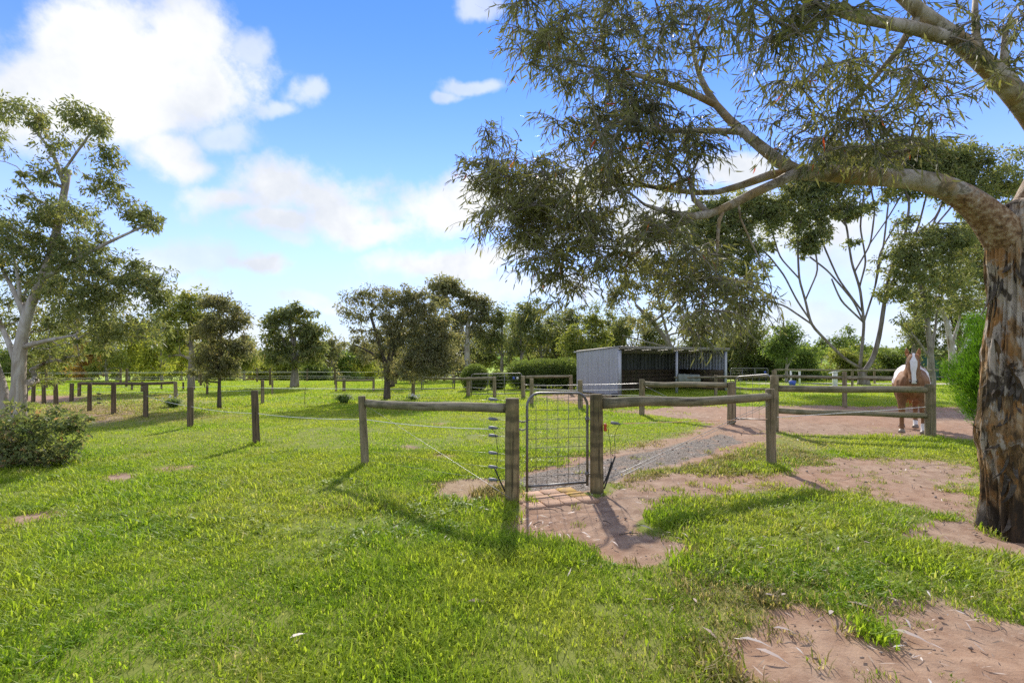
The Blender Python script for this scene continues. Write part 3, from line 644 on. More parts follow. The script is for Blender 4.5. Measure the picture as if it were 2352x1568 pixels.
# 3 - arena fence with two rails, the horse behind it
pG = PG(1778, 990); pH = PG(2136, 1005)
f3 = thing('post_and_rail_fence', pG, 'two rail timber fence in front of the horse ending at a thick corner post', 'fence', 'timber paddock fences')
post(f3, 1778, 990, 862, 19); post(f3, 2137, 1005, 882, 20.5)
rail(f3, Z(1785, 890, pG[1]), Z(2128, 895, pH[1]), .071); rail(f3, Z(1785, 942, pG[1]), Z(2128, 954, pH[1]), .058)
wire(f3, [Z(1785, 958, pF[1] + .1), Z(2060, 940, pH[1] - 1.3), Z(2126, 934, pH[1] - .12)], .005, M_TAPE, 'tape')

# 4 - short rail on the far side of the soil strip
pI = PG(1474, 953); pJ = PG(1679, 973)
f4 = thing('post_and_rail_fence', pI, 'short fence with one mossy rail between the shelter and the red soil', 'fence', 'timber paddock fences')
post(f4, 1474, 953, 871, 12.5); post(f4, 1679, 973, 877, 17)
rail(f4, Z(1480, 881, pI[1]), Z(1670, 884, pJ[1]), .07)
wire(f4, [Z(1484, 888, pI[1]), Z(1545, 917, pI[1] - .4)], .006, M_WIRE, 'stay_wire')
q1 = PG(1333, 938); q2 = PG(1221, 928); q3 = PG(1136, 912)
post(f4, 1333, 938, 872, 11.5); post(f4, 1221, 928, 869, 9.5)
for v0, v1, v2 in ((886, 883, 880), (892, 896, 893), (899, 905, 908)): wire(f4, [Z(1221, v0, q2[1]), Z(1333, v1, q1[1]), Z(1474, v2, pI[1])], .0045, M_TAPE if v0 > 890 else M_WIRE, 'wire', .008)
wire(f4, [Z(1474, 905, pI[1]), Z(1560, 914, pI[1] - .3), Z(1672, 908, pJ[1])], .004, M_TAPE, 'tape', .02)

# 5 - fence with the wide gate in front of the clipped shrubs
f5 = thing('post_and_rail_fence', PG(1075, 911), 'thin rail fence on the left of the wide metal gate and round shrub', 'fence', 'timber paddock fences')
post(f5, 948.6, 910, 866, 8.5); post(f5, 1075.5, 911, 866, 10); post(f5, 1136, 912, 865, 8.5)
rail(f5, Z(951, 869, PG(948, 910)[1]), Z(1134, 869, q3[1]), .055)
wire(f5, [Z(560, 891, 19), Z(948, 893, PG(948, 910)[1]), Z(1075, 889, PG(1075, 911)[1]), Z(1136, 893, q3[1])], .0055, M_TAPE, 'tape', .006)
f5b = thing('post_and_rail_fence', PG(1202, 913), 'rail fence between the wide metal gate and the grey shelter', 'fence', 'timber paddock fences')
post(f5b, 1202, 913, 863, 10); post(f5b, 1312, 906, 861, 9)
rail(f5b, Z(1206, 866, PG(1202, 913)[1]), Z(1309, 864, PG(1312, 906)[1]), .05, sag=.0)
for v in (884, 895): wire(f5b, [Z(1202, v - 1, PG(1202, 913)[1]), Z(1312, v + 1, PG(1312, 906)[1]), Z(1330, v + 1, 21.6)], .006, M_TAPE if v > 890 else M_WIRE, 'wire')
# 6 - long rail fence past the shelter
f6 = thing('post_and_rail_fence', PG(1644, 908), 'long single rail fence passing the open shelter towards the horse', 'fence', 'timber paddock fences')
post(f6, 1644, 908, 861, 7); post(f6, 1940, 933, 853, 9.5); post(f6, 1777, 921, 850, 9)
rail(f6, Z(1548, 866, 22.3), Z(1644, 866, PG(1644, 908)[1]), .045); rail(f6, Z(1644, 866, PG(1644, 908)[1]), Z(1777, 864, PG(1777, 921)[1]), .05); rail(f6, Z(1777, 864, PG(1777, 921)[1]), Z(1940, 866.5, PG(1940, 933)[1]), .055); rail(f6, Z(1940, 866.5, PG(1940, 933)[1]), Z(2110, 871, 16.0), .055)
rail(f6, Z(1689, 891, PG(1680, 915)[1]), Z(1775, 893, PG(1777, 925)[1]), .04)
# 7 - small rail section left of the middle, and the long rail further left
f7 = thing('post_and_rail_fence', PG(772, 900), 'short low rail between thin posts behind the left clump of strap leaves', 'fence', 'timber paddock fences')
post(f7, 772, 900, 871, 5); post(f7, 790, 899, 868, 7); post(f7, 858, 899.5, 870, 5); rail(f7, Z(772, 872.5, PG(772, 900)[1]), Z(858, 872.5, PG(858, 899.5)[1]), .05)
f8 = thing('post_and_rail_fence', PG(405, 911), 'long dark rail fence at the far left between the pale gum and the leafy clump', 'fence', 'timber paddock fences')
post(f8, 182, 909, 879, 7, M_DPOST); post(f8, 404, 911, 876, 8); rail(f8, Z(184, 881, PG(182, 909)[1]), Z(402, 879, PG(404, 911)[1]), .062, M_DPOST)
for v in (889, 900): wire(f8, [Z(186, v, PG(182, 909)[1]), Z(404, v + .5, PG(404, 911)[1]), Z(476, v - 1, PG(476, 906)[1]), Z(603, v - 4, PG(603, 927)[1])], .006, M_TAPE, 'tape')
for (u, vb, vt, w) in ((164, 921, 880, 8), (129, 928, 881, 8.5), (100.6, 926, 883, 7.5), (76, 923, 881, 7.5), (60, 919, 884, 6)): post(f8, u, vb, vt, w, M_DPOST)
wire(f8, [Z(60, 894, PG(60, 919)[1]), Z(100, 896, PG(100, 926)[1]), Z(164, 897, PG(164, 921)[1]), Z(182, 891, PG(182, 909)[1])], .005, M_TAPE, 'tape')
f9 = thing('wire_fence', PG(603, 927), 'row of dark posts behind the lone post, strung with tape across the left paddock', 'fence', 'timber paddock fences')
for (u, vb, vt, w) in ((603, 927, 872, 8), (625.6, 905, 872, 4.5), (476, 906, 877, 5), (421, 896, 877, 4), (303, 897, 877, 4.5), (326, 900, 876, 5), (371, 894, 878, 3.5)): post(f9, u, vb, vt, w, M_DPOST if u < 600 else M_POST, ns=8)
wire(f9, [Z(589, 890, 17), Z(772, 892, 22), Z(945, 893, 20.9)], .005, M_TAPE, 'tape', .004)
# 8 - far fences as rows of posts with wires
def far_fence(pts, label, step=3.2, rails=(), h=1.05, mat=None, wires=(.45, .8), group='far paddock fences', topmat=None):
    f = thing('paddock_fence', (*pts[0], tz(*pts[0])), label, 'fence', group); prev = None; n = 0
    for a, b_ in zip(pts[:-1], pts[1:]):
        a, b_ = np.array(a, float), np.array(b_, float); k = max(1, int(np.linalg.norm(b_ - a) / step))
        for i in range(k + (1 if b_ is pts[-1] else 0)):
            q = a + (b_ - a) * i / k; post_at(f, q[0], q[1], h, .065, mat or M_DPOST, ns=7)
        t = np.linspace(0, 1, 8)[:, None]; L = a + (b_ - a) * t; zz = terrain(L[:, 0], L[:, 1])[:, None]
        for w_ in wires: wire(f, np.hstack([L, zz + w_]), .006, M_TAPE, 'wire')
        for r_ in rails: rail(f, np.append(a, tz(*a) + r_), np.append(b_, tz(*b_) + r_), .05, topmat or M_RAIL)
    return f
far_fence([(-26, 27), (-15, 30), (-4, 33), (2, 35)], 'distant post and wire fence behind the round tree on the left')
far_fence([(-36, 26), (-29, 29), (-22, 34), (-14, 42)], 'distant fence with pale wires below the olive trees at far left')
far_fence([(-12, 46), (-4, 48), (5, 50)], 'farthest thin fence line seen under the crown of the dark middle tree')
far_fence([(15, 27.5), (19, 27), (23, 26.5)], 'far yard fence with two pale top rails beyond the soil arena', 2.2, (.62, 1.0), 1.05, M_POST, ())
far_fence([(24, 32), (30, 31), (37, 29)], 'far yard fence running behind the thick forked gum', 2.6, (.95,), 1.1, M_POST, (.5,))

# ------------------------------------------------------------------ gates
def round_gate(name, A, B, h, rc, tube_r, nv, nh, label, group, mesh_r=.0032, zb=.06, bars=(), half=False, hinge=True):
    A, B = np.asarray(A, float), np.asarray(B, float); L = np.linalg.norm(B[:2] - A[:2]); ex = np.append((B - A)[:2] / L, 0); ez = np.array([0, 0, 1.0])
    slope = (B[2] - A[2]) / L
    g_ = thing(name, A, label, 'gate', group); P = lambda s, z: A + ex * s + ez * (z + slope * s)
    arc = [(rc - rc * math.cos(t), h - rc + rc * math.sin(t)) for t in np.linspace(0, math.pi / 2, 8)]
    path = [(0, 0), (0, h * .5)] + arc + [(L / 2, h)] + [(L - a, z) for a, z in arc[::-1]] + [(L, h * .5), (L, .015)]
    b = MB(); b.tube([P(*q) for q in path], tube_r, 10); b.tube([P(0, zb), P(L, zb)], tube_r * .95, 10); b.obj('frame', M_GALV, g_, smooth=True, origin=A)
    ins = lambda s: h - (rc - math.sqrt(max(0, rc * rc - (rc - min(s, L - s)) ** 2)) if min(s, L - s) < rc else 0)
    for i in range(nv):
        s = L * (i + .8) / (nv + .6); b = MB(); b.tube([P(s, zb), P(s, ins(s))], mesh_r, 5); b.obj('mesh_bar', M_GALV, g_, origin=A)
    for i in range(nh):
        z = zb + (h - zb) * (i + 1) / (nh + .8); s0 = 0 if z < h - rc else rc - math.sqrt(max(0, rc * rc - (z - h + rc) ** 2)); b = MB(); b.tube([P(s0, z), P(L - s0, z)], mesh_r, 5); b.obj('mesh_bar', M_GALV, g_, origin=A)
    for s in bars: b = MB(); b.tube([P(s * L, zb), P(s * L, h)], tube_r * .75, 8); b.obj('upright', M_GALV, g_, smooth=True, origin=A)
    if hinge:
        for z in (.16, h * .72):
            b = MB(); q = P(L, z); b.tube([q - ex * .03, q + ex * .1], .009, 8); b.tube([q - ez * .03, q + ez * .03], tube_r + .006, 10); b.obj('hinge', M_GALV, g_, origin=A)
    return g_, P, L
gA = Z(1210.6, 1129, PG(0, 1139)[1]); gB = Z(1349, 1118, PG(0, 1131)[1] + .12)
hG = (1118 - 902) / FPX * gB[1]
gate, GP, GL = round_gate('pedestrian_gate', gA, gB, hG, .16, .0165, 5, 9, 'small galvanised pedestrian gate with rounded top and wire mesh between two thick posts', None)
def link_chain(pts, label):
    t = thing('latch_chain', pts[0], label, 'chain'); n = 0
    for a, b_ in zip(pts[:-1], pts[1:]):
        a, b_ = np.array(a), np.array(b_); L = np.linalg.norm(b_ - a); k = int(L / .021); d = (b_ - a) / L
        s = np.cross(d, [0, 1, 0]); s /= np.linalg.norm(s); w = np.cross(d, s)
        for i in range(k):
            c = a + d * (i + .5) * L / k - np.array([0, 0, .018 * math.sin((i + .5) / k * math.pi)]); e = s if n % 2 else w; n += 1
            th = np.linspace(0, 2 * math.pi, 9); b = MB(); b.tube([c + d * .0155 * math.cos(q) + e * .009 * math.sin(q) for q in th], .0032, 5, cap=False); b.obj('link', M_GALV, t, origin=c)
link_chain([Z(1192, 965, pA[1] - .01), Z(1208, 966, gA[1] - .03), Z(1218, 961, gA[1] - .03)], 'short steel chain holding the small gate to its left post')
link_chain([Z(1192, 984, pA[1] - .01), Z(1207, 984, gA[1] - .02)], 'lower steel chain loop between the left gate post and gate frame')
g2, P2, L2 = round_gate('mesh_gate', Z(1689, 970, PG(0, 973)[1] - .02), Z(1772, 974, PG(0, 990)[1] + .15), 1.13, .16, .017, 5, 0, 'rounded mesh gate between the thick arena posts', 'yard gates', .003, .1, hinge=False)
g3, P3, L3 = round_gate('field_gate', Z(1083, 908, 20.9), Z(1198, 906.5, 20.6), .92, .1, .02, 0, 5, 'wide metal field gate with wires in front of the clipped round shrub', 'yard gates', .006, .06, (.33, .66), hinge=False)
for s, m_ in ((.845, M_BLUE), (.92, M_WHITE)):
    b = MB(); c = P3(L3 * s, .72); b.tube([c + np.array([0, -.03, 0]), c + np.array([0, -.02, 0])], .055, 12); b.obj('tag_disc', m_, g3, origin=c)
g4, P4, L4 = round_gate('field_gate', Z(1678, 878, 31), Z(1764, 879, 30), .9, .1, .02, 0, 4, 'far metal field gate in front of the small dark shelter', 'yard gates', .006, .06, (.32, .66), hinge=False)
b = MB(); c = P4(L4 * .92, .66); b.tube([c + np.array([0, -.03, 0]), c + np.array([0, -.02, 0])], .07, 12); b.obj('tag_disc', M_BLUE, g4, origin=c)
g5, P5, L5 = round_gate('yard_gate', Z(968, 896, 25), Z(1044, 894, 25), .72, .03, .03, 0, 2, 'pale metal rail gate under the dark tree, left of the round shrub', 'yard gates', .006, .06, (.05, .95), hinge=False)
# ------------------------------------------------------------------ trees
def bez(a, b, c, n):
    t = np.linspace(0, 1, n)[:, None]; return a * (1 - t) ** 2 + 2 * b * t * (1 - t) + c * t * t
class Skel:
    def __init__(self): self.P = []; self.par = []; self.R = []; self.chains = []
    def poly(self, pts, rads, parent=None, step=.3):
        pts = [np.asarray(p, float) for p in pts]; ids = []
        prev = parent; first = parent is not None
        for i, (a, b_) in enumerate(zip(pts[:-1], pts[1:])):
            n = max(1, int(np.linalg.norm(b_ - a) / step)); ra, rb = rads[i], rads[i + 1]
            for k in range(n + (1 if i == len(pts) - 2 else 0)):
                if first: first = False; continue
                t = k / n; self.P.append(a + (b_ - a) * t); self.R.append(ra + (rb - ra) * t); self.par.append(prev); prev = len(self.P) - 1; ids.append(prev)
        # smooth the path a little
        for _ in range(2):
            for q in range(1, len(ids) - 1): self.P[ids[q]] = (self.P[ids[q - 1]] + 2 * self.P[ids[q]] + self.P[ids[q + 1]]) / 4
        self.chains.append(([parent] if parent is not None else []) + ids); return ids
    def connect(self, T, r, jit=.12, up=.5, minr=.006, k=.012, tips=None):
        T = np.asarray(T, float); root = np.asarray(self.P[0]); order = np.argsort(np.linalg.norm(T - root, axis=1))
        fixed = len(self.P); new = []
        for i in order:
            c = T[i]; A = np.array(self.P); d = np.linalg.norm(A - c, axis=1); d = d + up * np.maximum(0, A[:, 2] - c[2] + .1)
            d[:1] += 3; j = int(np.argmin(d)); a = A[j]; L = np.linalg.norm(c - a)
            g_ = self.par[j]; dirn = (a - A[g_]) if g_ is not None else np.array([0, 0, 1.]); dirn = dirn / (np.linalg.norm(dirn) + 1e-9)
            mid = (a + c) / 2 + dirn * L * .18 + r.normal(0, jit * L, 3); n = max(3, int(L / .35) + 2); q = bez(a, mid, c, n)[1:]
            ids = []; pr = j
            for p in q: self.P.append(p); self.R.append(None); self.par.append(pr); pr = len(self.P) - 1; ids.append(pr)
            self.chains.append([j] + ids); new.append(ids[-1])
        cnt = np.zeros(len(self.P)); 
        for t in new: cnt[t] += 1
        for i in range(len(self.P) - 1, -1, -1):
            if self.par[i] is not None: cnt[self.par[i]] += cnt[i]
        for i in range(len(self.P)):
            if self.R[i] is None: self.R[i] = min(max(minr, k * max(cnt[i], 1) ** .5), max(minr * .8, self.R[self.par[i]] * .9))
        return new
    def build(self, ns=None, rough=.0, seed=0.0, only=None):
        b = MB()
        for ci, ch in enumerate(self.chains):
            if only is not None and ci not in only: continue
            P = np.array([self.P[i] for i in ch]); R = np.array([self.R[i] for i in ch])
            if len(P) < 2: continue
            if ci and len(R) > 1 and self.par[ch[1]] == ch[0]: R[0] = min(R[0], R[1] * 1.15)
            mr_ = R.max(); n = ns or (4 if mr_ < .02 else 6 if mr_ < .06 else 10 if mr_ < .15 else 16)
            b.tube(P, R, n, cap=mr_ > .02, rough=rough if mr_ > .04 else 0, seed=seed + ci)
        return b
def in_ell(r, n, c, rad, shell=.55, flat=0.0):
    v = r.normal(size=(n, 3)); v /= np.linalg.norm(v, axis=1, keepdims=True); q = r.uniform(shell, 1, (n, 1)) ** (1 / 2.0)
    q = np.where(r.uniform(size=(n, 1)) < .25, r.uniform(.1, .8, (n, 1)), q)
    return np.asarray(c) + v * q * np.asarray(rad)
def leaf_cloud(b, r, C, cr, per, L, asp, droop=.5, flat=.7, simple=True, tint=None):
    n = len(C) * per; idx = np.repeat(np.arange(len(C)), per)
    v = r.normal(size=(n, 3)); v /= np.linalg.norm(v, axis=1, keepdims=True); q = r.uniform(0, 1, (n, 1)) ** .45
    sz = r.uniform(.4, 1.4, len(C)); sz = (sz * (.6 + .4 * (sz > .6)))[idx][:, None]
    P = C[idx] + v * q * cr * sz * np.array([1, 1, flat])
    D = v * .6 + r.normal(0, .5, (n, 3)); D[:, 2] -= droop * 1.2
    N = r.normal(size=(n, 3)); N[:, 2] += .3
    t = np.clip((r.uniform(.25, .75, len(C))[idx] + r.normal(0, .2, n)), 0, .97) if tint is None else tint
    b.leaves(P, D, N, L * r.uniform(.5, 1.55, n), L * asp * r.uniform(.6, 1.35, n), .15, t, simple)
def tree(label, u, Y, trunk, crown, hue='olive', bark='grey', r0=.12, leaf=.15, asp=.4, per=60, cr=.45, seed=1, droop=.4, flat=.7, group=None, name='gum_tree', cat='tree', shell=.5, dz=.55, kk=.012, jit=.12, zoff=0, up=.5):
    r = np.random.default_rng(seed); x, y = (u - 1176) / FPX * Y, Y; z0 = tz(x, y) + zoff; base = np.array([x, y, z0])
    t = thing(name, base, label, cat, group); S = Skel()
    if not trunk: trunk = [[(u, None)]]
    for i, tr in enumerate(trunk):
        pts = [base - np.array([0, 0, .12])] if i == 0 else []
        for k, q in enumerate(tr):
            if i == 0 and k == 0: continue
            pts.append(W3(q[0], q[1], Y + (q[2] if len(q) > 2 else 0)))
        if i == 0: rr = np.linspace(r0, r0 * .45, len(pts)); rr[0] = r0 * 1.35; par = None
        else:
            A = np.array(S.P); j = int(np.argmin(np.linalg.norm(A - pts[0], axis=1))); par = j; pts = [A[j]] + pts[1:]; rr = np.linspace(min(S.R[j] * .7, r0 * .52), r0 * .16, len(pts))
        if len(pts) > 1: S.poly(pts, rr, par)
    C = []
    for e in crown:
        c = W3(e[0], e[1], Y + (e[5] if len(e) > 5 else 0)); rx, rz = e[2] / FPX * Y, e[3] / FPX * Y
        C.append(in_ell(r, e[4], c, (rx, max(rx * dz, .3), rz), shell)); no = max(1, int(e[4] * .34))
        o_ = in_ell(r, no, c, (rx * 1.42, max(rx * dz, .3) * 1.3, rz * 1.42), .8); C[-1] = np.vstack([C[-1], o_])
    C = np.vstack(C); C[:, 2] = np.maximum(C[:, 2], z0 + min(.25, cr * .6))
    S.connect(C, r, jit, up, .0028 * Y / 9 + .003, kk)
    tr = S.build(rough=.12, seed=seed).obj('trunk', BARK[bark], t, smooth=True, origin=base)
    b = MB(); leaf_cloud(b, r, C, cr * .86, max(20, int(per * .84)), leaf, asp, droop, flat); b.obj('crown', LEAF[hue], t, origin=base)
    return t

# big pale gum at the far left
tree('tall pale barked gum at the left edge with open clumps of leaves', 38, 12.6,
     [[(38, 965), (42, 880), (45, 800), (56, 740), (70, 690), (100, 640), (125, 560, .3), (148, 440, .4), (158, 390, .4)],
      [(42, 860), (20, 780), (-10, 720), (-60, 640)], [(56, 720), (30, 660), (0, 610)], [(46, 800), (110, 780), (170, 770)], [(100, 640), (170, 600), (240, 560), (330, 520)], [(125, 560), (200, 590), (280, 670)], [(45, 690), (44, 640), (20, 540)],
      [(158, 440), (120, 340), (60, 280)], [(158, 400), (190, 330), (220, 290)]],
     [(30, 255, 60, 28, 14), (-30, 330, 50, 90, 14), (105, 285, 34, 22, 8), (170, 262, 40, 22, 12), (222, 290, 30, 26, 10), (160, 335, 45, 22, 6), (240, 360, 34, 28, 9), (215, 420, 40, 22, 6), (255, 420, 25, 20, 5), (110, 395, 36, 18, 6), (60, 410, 30, 14, 4), (275, 455, 35, 16, 6), (330, 492, 34, 20, 14), (355, 512, 16, 12, 5), (100, 485, 80, 34, 30, -.1), (195, 490, 45, 24, 7, .8),
      (20, 560, 80, 60, 40, -.1), (135, 565, 80, 55, 36, .1), (230, 590, 45, 60, 20), (60, 650, 90, 60, 40, .5), (170, 670, 80, 70, 56), (240, 680, 50, 60, 30), (330, 655, 50, 42, 30), (310, 610, 28, 20, 8), (360, 680, 24, 20, 8), (-50, 700, 70, 80, 19, .8), (110, 745, 110, 45, 34, .8), (250, 745, 60, 40, 24), (330, 760, 60, 30, 14), (150, 800, 50, 25, 7, .8), (90, 830, 45, 40, 12, .8)],
     'gum', 'pale', .155, .115, .34, 66, .27, 3, .5, .7, kk=.009, jit=.16)
# second stem of the same clump
tree('short broken pale stump leaning beside the left gum', 8, 12.9, [[(8, 968), (5, 900), (-15, 830), (-40, 780)], [(12, 930), (70, 890)]], [(-40, 760, 40, 40, 6)], 'gum', 'pale', .2, .12, .34, 50, .3, 4)
# low reddish shrub in front
tree('low reddish shrub at the left edge below the pale gum', 70, 7.25, [[(70, 1070), (80, 1010)]],
     [(35.6, 1056.5, 59.5, 13.6, 17), (104.4, 1053.8, 46.75, 13.6, 14), (-41.8, 1061, 51, 13.6, 11), (35.6, 1029.5, 59.5, 34, 28), (104.4, 984.5, 38.25, 22.1, 12), (113, 1038.5, 34, 25.5, 12), (70, 966.5, 34, 17, 7), (151.7, 966.5, 25.5, 15.3, 5), (130.2, 948.5, 17, 11.9, 2), (173.2, 993.5, 13.6, 17, 2), (9.8, 989, 42.5, 29.75, 11), (-41.8, 1007, 59.5, 59.5, 17), (61.4, 1007, 51, 34, 14), (35.6, 939.5, 17, 10.2, 3), (104.4, 953, 17, 10.2, 3), (168.9, 975.5, 11.9, 10.2, 3), (181.8, 953, 8.5, 8.5, 2), (160.3, 1025, 17, 11.9, 4)],
     'shrubred', 'dark', .03, .075, .42, 40, .14, 5, .1, .8, name='shrub', cat='shrub', kk=.004, shell=.3)
# the middle distance
tree('olive gum tree behind the far left rail with a leaning trunk', 439, 25, [[(439, 895), (440, 800), (437, 740), (430, 700)], [(440, 800), (400, 760), (380, 735)], [(438, 780), (470, 740)]],
     [(430, 705, 40, 30, 26), (385, 720, 26, 18, 12), (455, 740, 40, 30, 26), (400, 765, 40, 26, 14), (470, 770, 26, 30, 14), (390, 800, 30, 24, 10)], 'olive', 'grey', .14, .2, .4, 62, .4, 6)
tree('slender young tree with a thin dark trunk and wispy top, left paddock', 504, 15.9, [[(504, 937), (503, 880), (507, 800), (510, 740), (500, 700)], [(507, 830), (530, 770), (545, 740)], [(506, 840), (480, 780)]],
     [(495, 690, 30, 12, 12), (525, 700, 20, 22, 10), (545, 740, 22, 26, 14), (480, 740, 26, 34, 14), (510, 760, 36, 30, 12), (500, 815, 55, 45, 42), (548, 795, 26, 30, 12), (560, 790, 16, 18, 6), (510, 850, 40, 22, 8)], 'grey', 'dark', .055, .13, .36, 66, .26, 7, kk=.006)
tree('round topped tree standing alone left of centre', 676, 27.5, [[(676, 889), (677, 850), (675, 800), (665, 740)], [(677, 840), (650, 780), (635, 750)], [(677, 840), (700, 780), (705, 740)], [(676, 820), (680, 740)]],
     [(670, 722, 38, 20, 22), (632, 745, 24, 24, 12), (708, 750, 26, 30, 18), (635, 790, 28, 24, 14), (700, 785, 34, 28, 20), (660, 822, 60, 18, 26), (722, 805, 24, 30, 14), (655, 760, 30, 20, 5)], 'gum', 'grey', .2, .22, .4, 70, .42, 8, .5)
tree('dark spreading tree in the middle of the paddock with a drooping right side', 888, 19.4, [[(888, 916), (890, 870), (885, 830), (868, 780), (850, 720)], [(889, 860), (905, 800), (925, 740), (935, 690)], [(888, 850), (900, 790), (895, 720)], [(890, 876), (940, 850), (985, 825)], [(886, 830), (840, 800), (810, 790)]],
     [(830, 700, 42, 34, 18), (880, 685, 45, 28, 22), (930, 690, 40, 28, 26), (815, 750, 30, 40, 13), (870, 750, 50, 34, 13), (925, 745, 50, 34, 40), (980, 740, 45, 50, 60), (1000, 790, 44, 50, 70), (945, 800, 60, 40, 60), (850, 800, 40, 26, 14), (1010, 840, 34, 25, 30), (940, 845, 70, 26, 40), (815, 795, 18, 14, 5), (960, 700, 30, 30, 16)], 'grey', 'dark', .12, .12, .36, 74, .3, 9, .6, kk=.007)
tree('second dark trunk just behind the spreading middle tree', 897, 28, [[(897, 886), (900, 840), (915, 780)]], [(920, 790, 50, 40, 30), (880, 800, 40, 30, 16), (960, 830, 40, 20, 14)], 'grey', 'dark', .2, .2, .4, 60, .4, 10)
tree('tall thin pale gum rising above the trees left of the shelter', 1074, 44, [[(1074, 874), (1073, 800), (1075, 740), (1090, 700)], [(1074, 780), (1050, 730), (1025, 690), (1020, 665)], [(1075, 770), (1100, 720), (1115, 700)]],
     [(1020, 655, 30, 20, 26), (1005, 690, 26, 26, 18), (1050, 668, 20, 16, 14), (1065, 695, 22, 22, 14), (1095, 700, 26, 20, 18), (1115, 715, 16, 24, 14), (1040, 730, 30, 18, 16), (1075, 735, 26, 20, 12), (1020, 770, 40, 26, 24), (1095, 760, 30, 22, 10)], 'grey', 'pale', .3, .3, .42, 60, .62, 11)
def auto(label, u, Y, vt, w, hue, seed, bark='grey', group='trees in the belt beyond the paddocks', low=.35, per=66, name='gum_tree', cat='tree', r0=None, nb=5, n=9, leaf=None):
    r = np.random.default_rng(seed); vb = HOR + (CAMH - tz((u - 1176) / FPX * Y, Y)) / Y * FPX; H = vb - vt; crown = []
    crown.append((u + r.uniform(-.15, .15) * w, vt + .16 * H, w * .26, H * .15, n))
    for k in range(nb):
        f = (k + .5) / nb; crown.append((u + r.uniform(-.36, .36) * w, vt + H * (.22 + (1 - low - .22) * f + r.uniform(-.05, .05)), w * r.uniform(.2, .34), H * r.uniform(.1, .17), n + 2))
    tr = [[(u, vb), (u + r.uniform(-.05, .05) * w, vb - H * .3), (u + r.uniform(-.12, .12) * w, vb - H * .75)], [(u, vb - H * .25), (u + w * .25, vb - H * .55)], [(u, vb - H * .3), (u - w * .25, vb - H * .6)]]
    return tree(label, u, Y, tr, crown, hue, bark, r0 or H / FPX * Y * .022, leaf or .0056 * Y, .42, per, .016 * Y * (w / 70) ** .5, seed, group=group, name=name, cat=cat, kk=.0005 * Y)
auto('tall dense olive gum behind the wide field gate', 1152, 44, 690, 84, 'gum', 20); auto('tallest gum of the row behind the long clipped hedge', 1196, 42, 676, 86, 'gum', 21)
auto('gum with a gappy crown above the middle of the clipped hedge', 1246, 43, 682, 90, 'gum', 22); auto('gum above the right end of the clipped hedge', 1305, 43, 694, 90, 'gum', 23)
auto('pale green gum just left of the shelter roof', 1366, 41, 690, 74, 'olive', 24, 'pale'); auto('shorter bushy gum behind the shelter wall', 1335, 38, 745, 80, 'olive', 25)
auto('low dark gum behind the wide field gate and round shrub', 1112, 50, 770, 90, 'gum', 26); auto('gum closing the gap left of the row behind the hedge', 1172, 52, 705, 80, 'olive', 50); auto('gum closing the gap right of the gappy crown', 1276, 50, 700, 80, 'gum', 51); auto('gum standing behind the pale green gum by the shelter', 1398, 50, 712, 70, 'gum', 52)
auto('dense dark gum under the row behind the hedge', 1215, 50, 760, 110, 'gum', 27, low=.1); auto('leafy gum filling the gap behind the hedge', 1280, 52, 770, 110, 'olive', 28, low=.1); auto('dark gum below the tall thin pale gum', 1060, 48, 770, 100, 'grey', 29, low=.1)
tree('open crowned gum rising behind the shelter roof', 1540, 38, [[(1540, 872), (1545, 800), (1500, 740), (1460, 700)], [(1540, 810), (1520, 720), (1505, 640)], [(1500, 745), (1550, 700), (1560, 650)], [(1540, 800), (1430, 770)]],
     [(1435, 665, 38, 26, 24), (1500, 610, 36, 24, 22), (1510, 650, 34, 26, 18), (1420, 690, 22, 18, 8), (1545, 690, 40, 30, 16), (1470, 735, 40, 20, 14), (1590, 740, 40, 34, 16), (1560, 620, 40, 34, 16)], 'grey', 'grey', .24, .26, .42, 56, .5, 30, kk=.016, jit=.2)
auto('small gum showing above the shelter roof on the left', 1432, 46, 738, 70, 'olive', 31); auto('fine branched gum showing above the middle of the shelter roof', 1490, 46, 725, 80, 'gum', 32)
auto('gum behind the right bay of the shelter', 1600, 48, 745, 90, 'gum', 33); auto('gum with a thin bare trunk behind the small dark shelter', 1704, 44, 745, 100, 'gum', 34, 'grey', low=.5)
auto('rounded dark bush right of the small dark shelter', 1770, 42, 790, 90, 'dark', 35, low=.02, n=14); auto('yellow topped bush behind the small dark shelter', 1735, 46, 795, 80, 'yellow', 36, low=.02, n=13)
auto('small tree with a pale straight trunk behind the arena rails', 1806, 36, 738, 90, 'green', 37, 'pale', low=.45, n=12)
auto('big rounded dark green bush left of the forked gum', 1850, 40, 795, 110, 'green', 38, low=.0, n=16); auto('olive bush behind the forked gum trunk', 1935, 42, 805, 110, 'olive', 39, low=0, n=15); auto('dark bush between the forked gum and the horse', 2035, 42, 808, 100, 'dark', 40, low=0, n=16); auto('green bush behind the head of the horse', 2085, 46, 785, 80, 'green', 41, low=0, n=14); auto('dark bush in the shade behind the forked gum', 1985, 46, 812, 110, 'dark', 42, low=0, n=15)
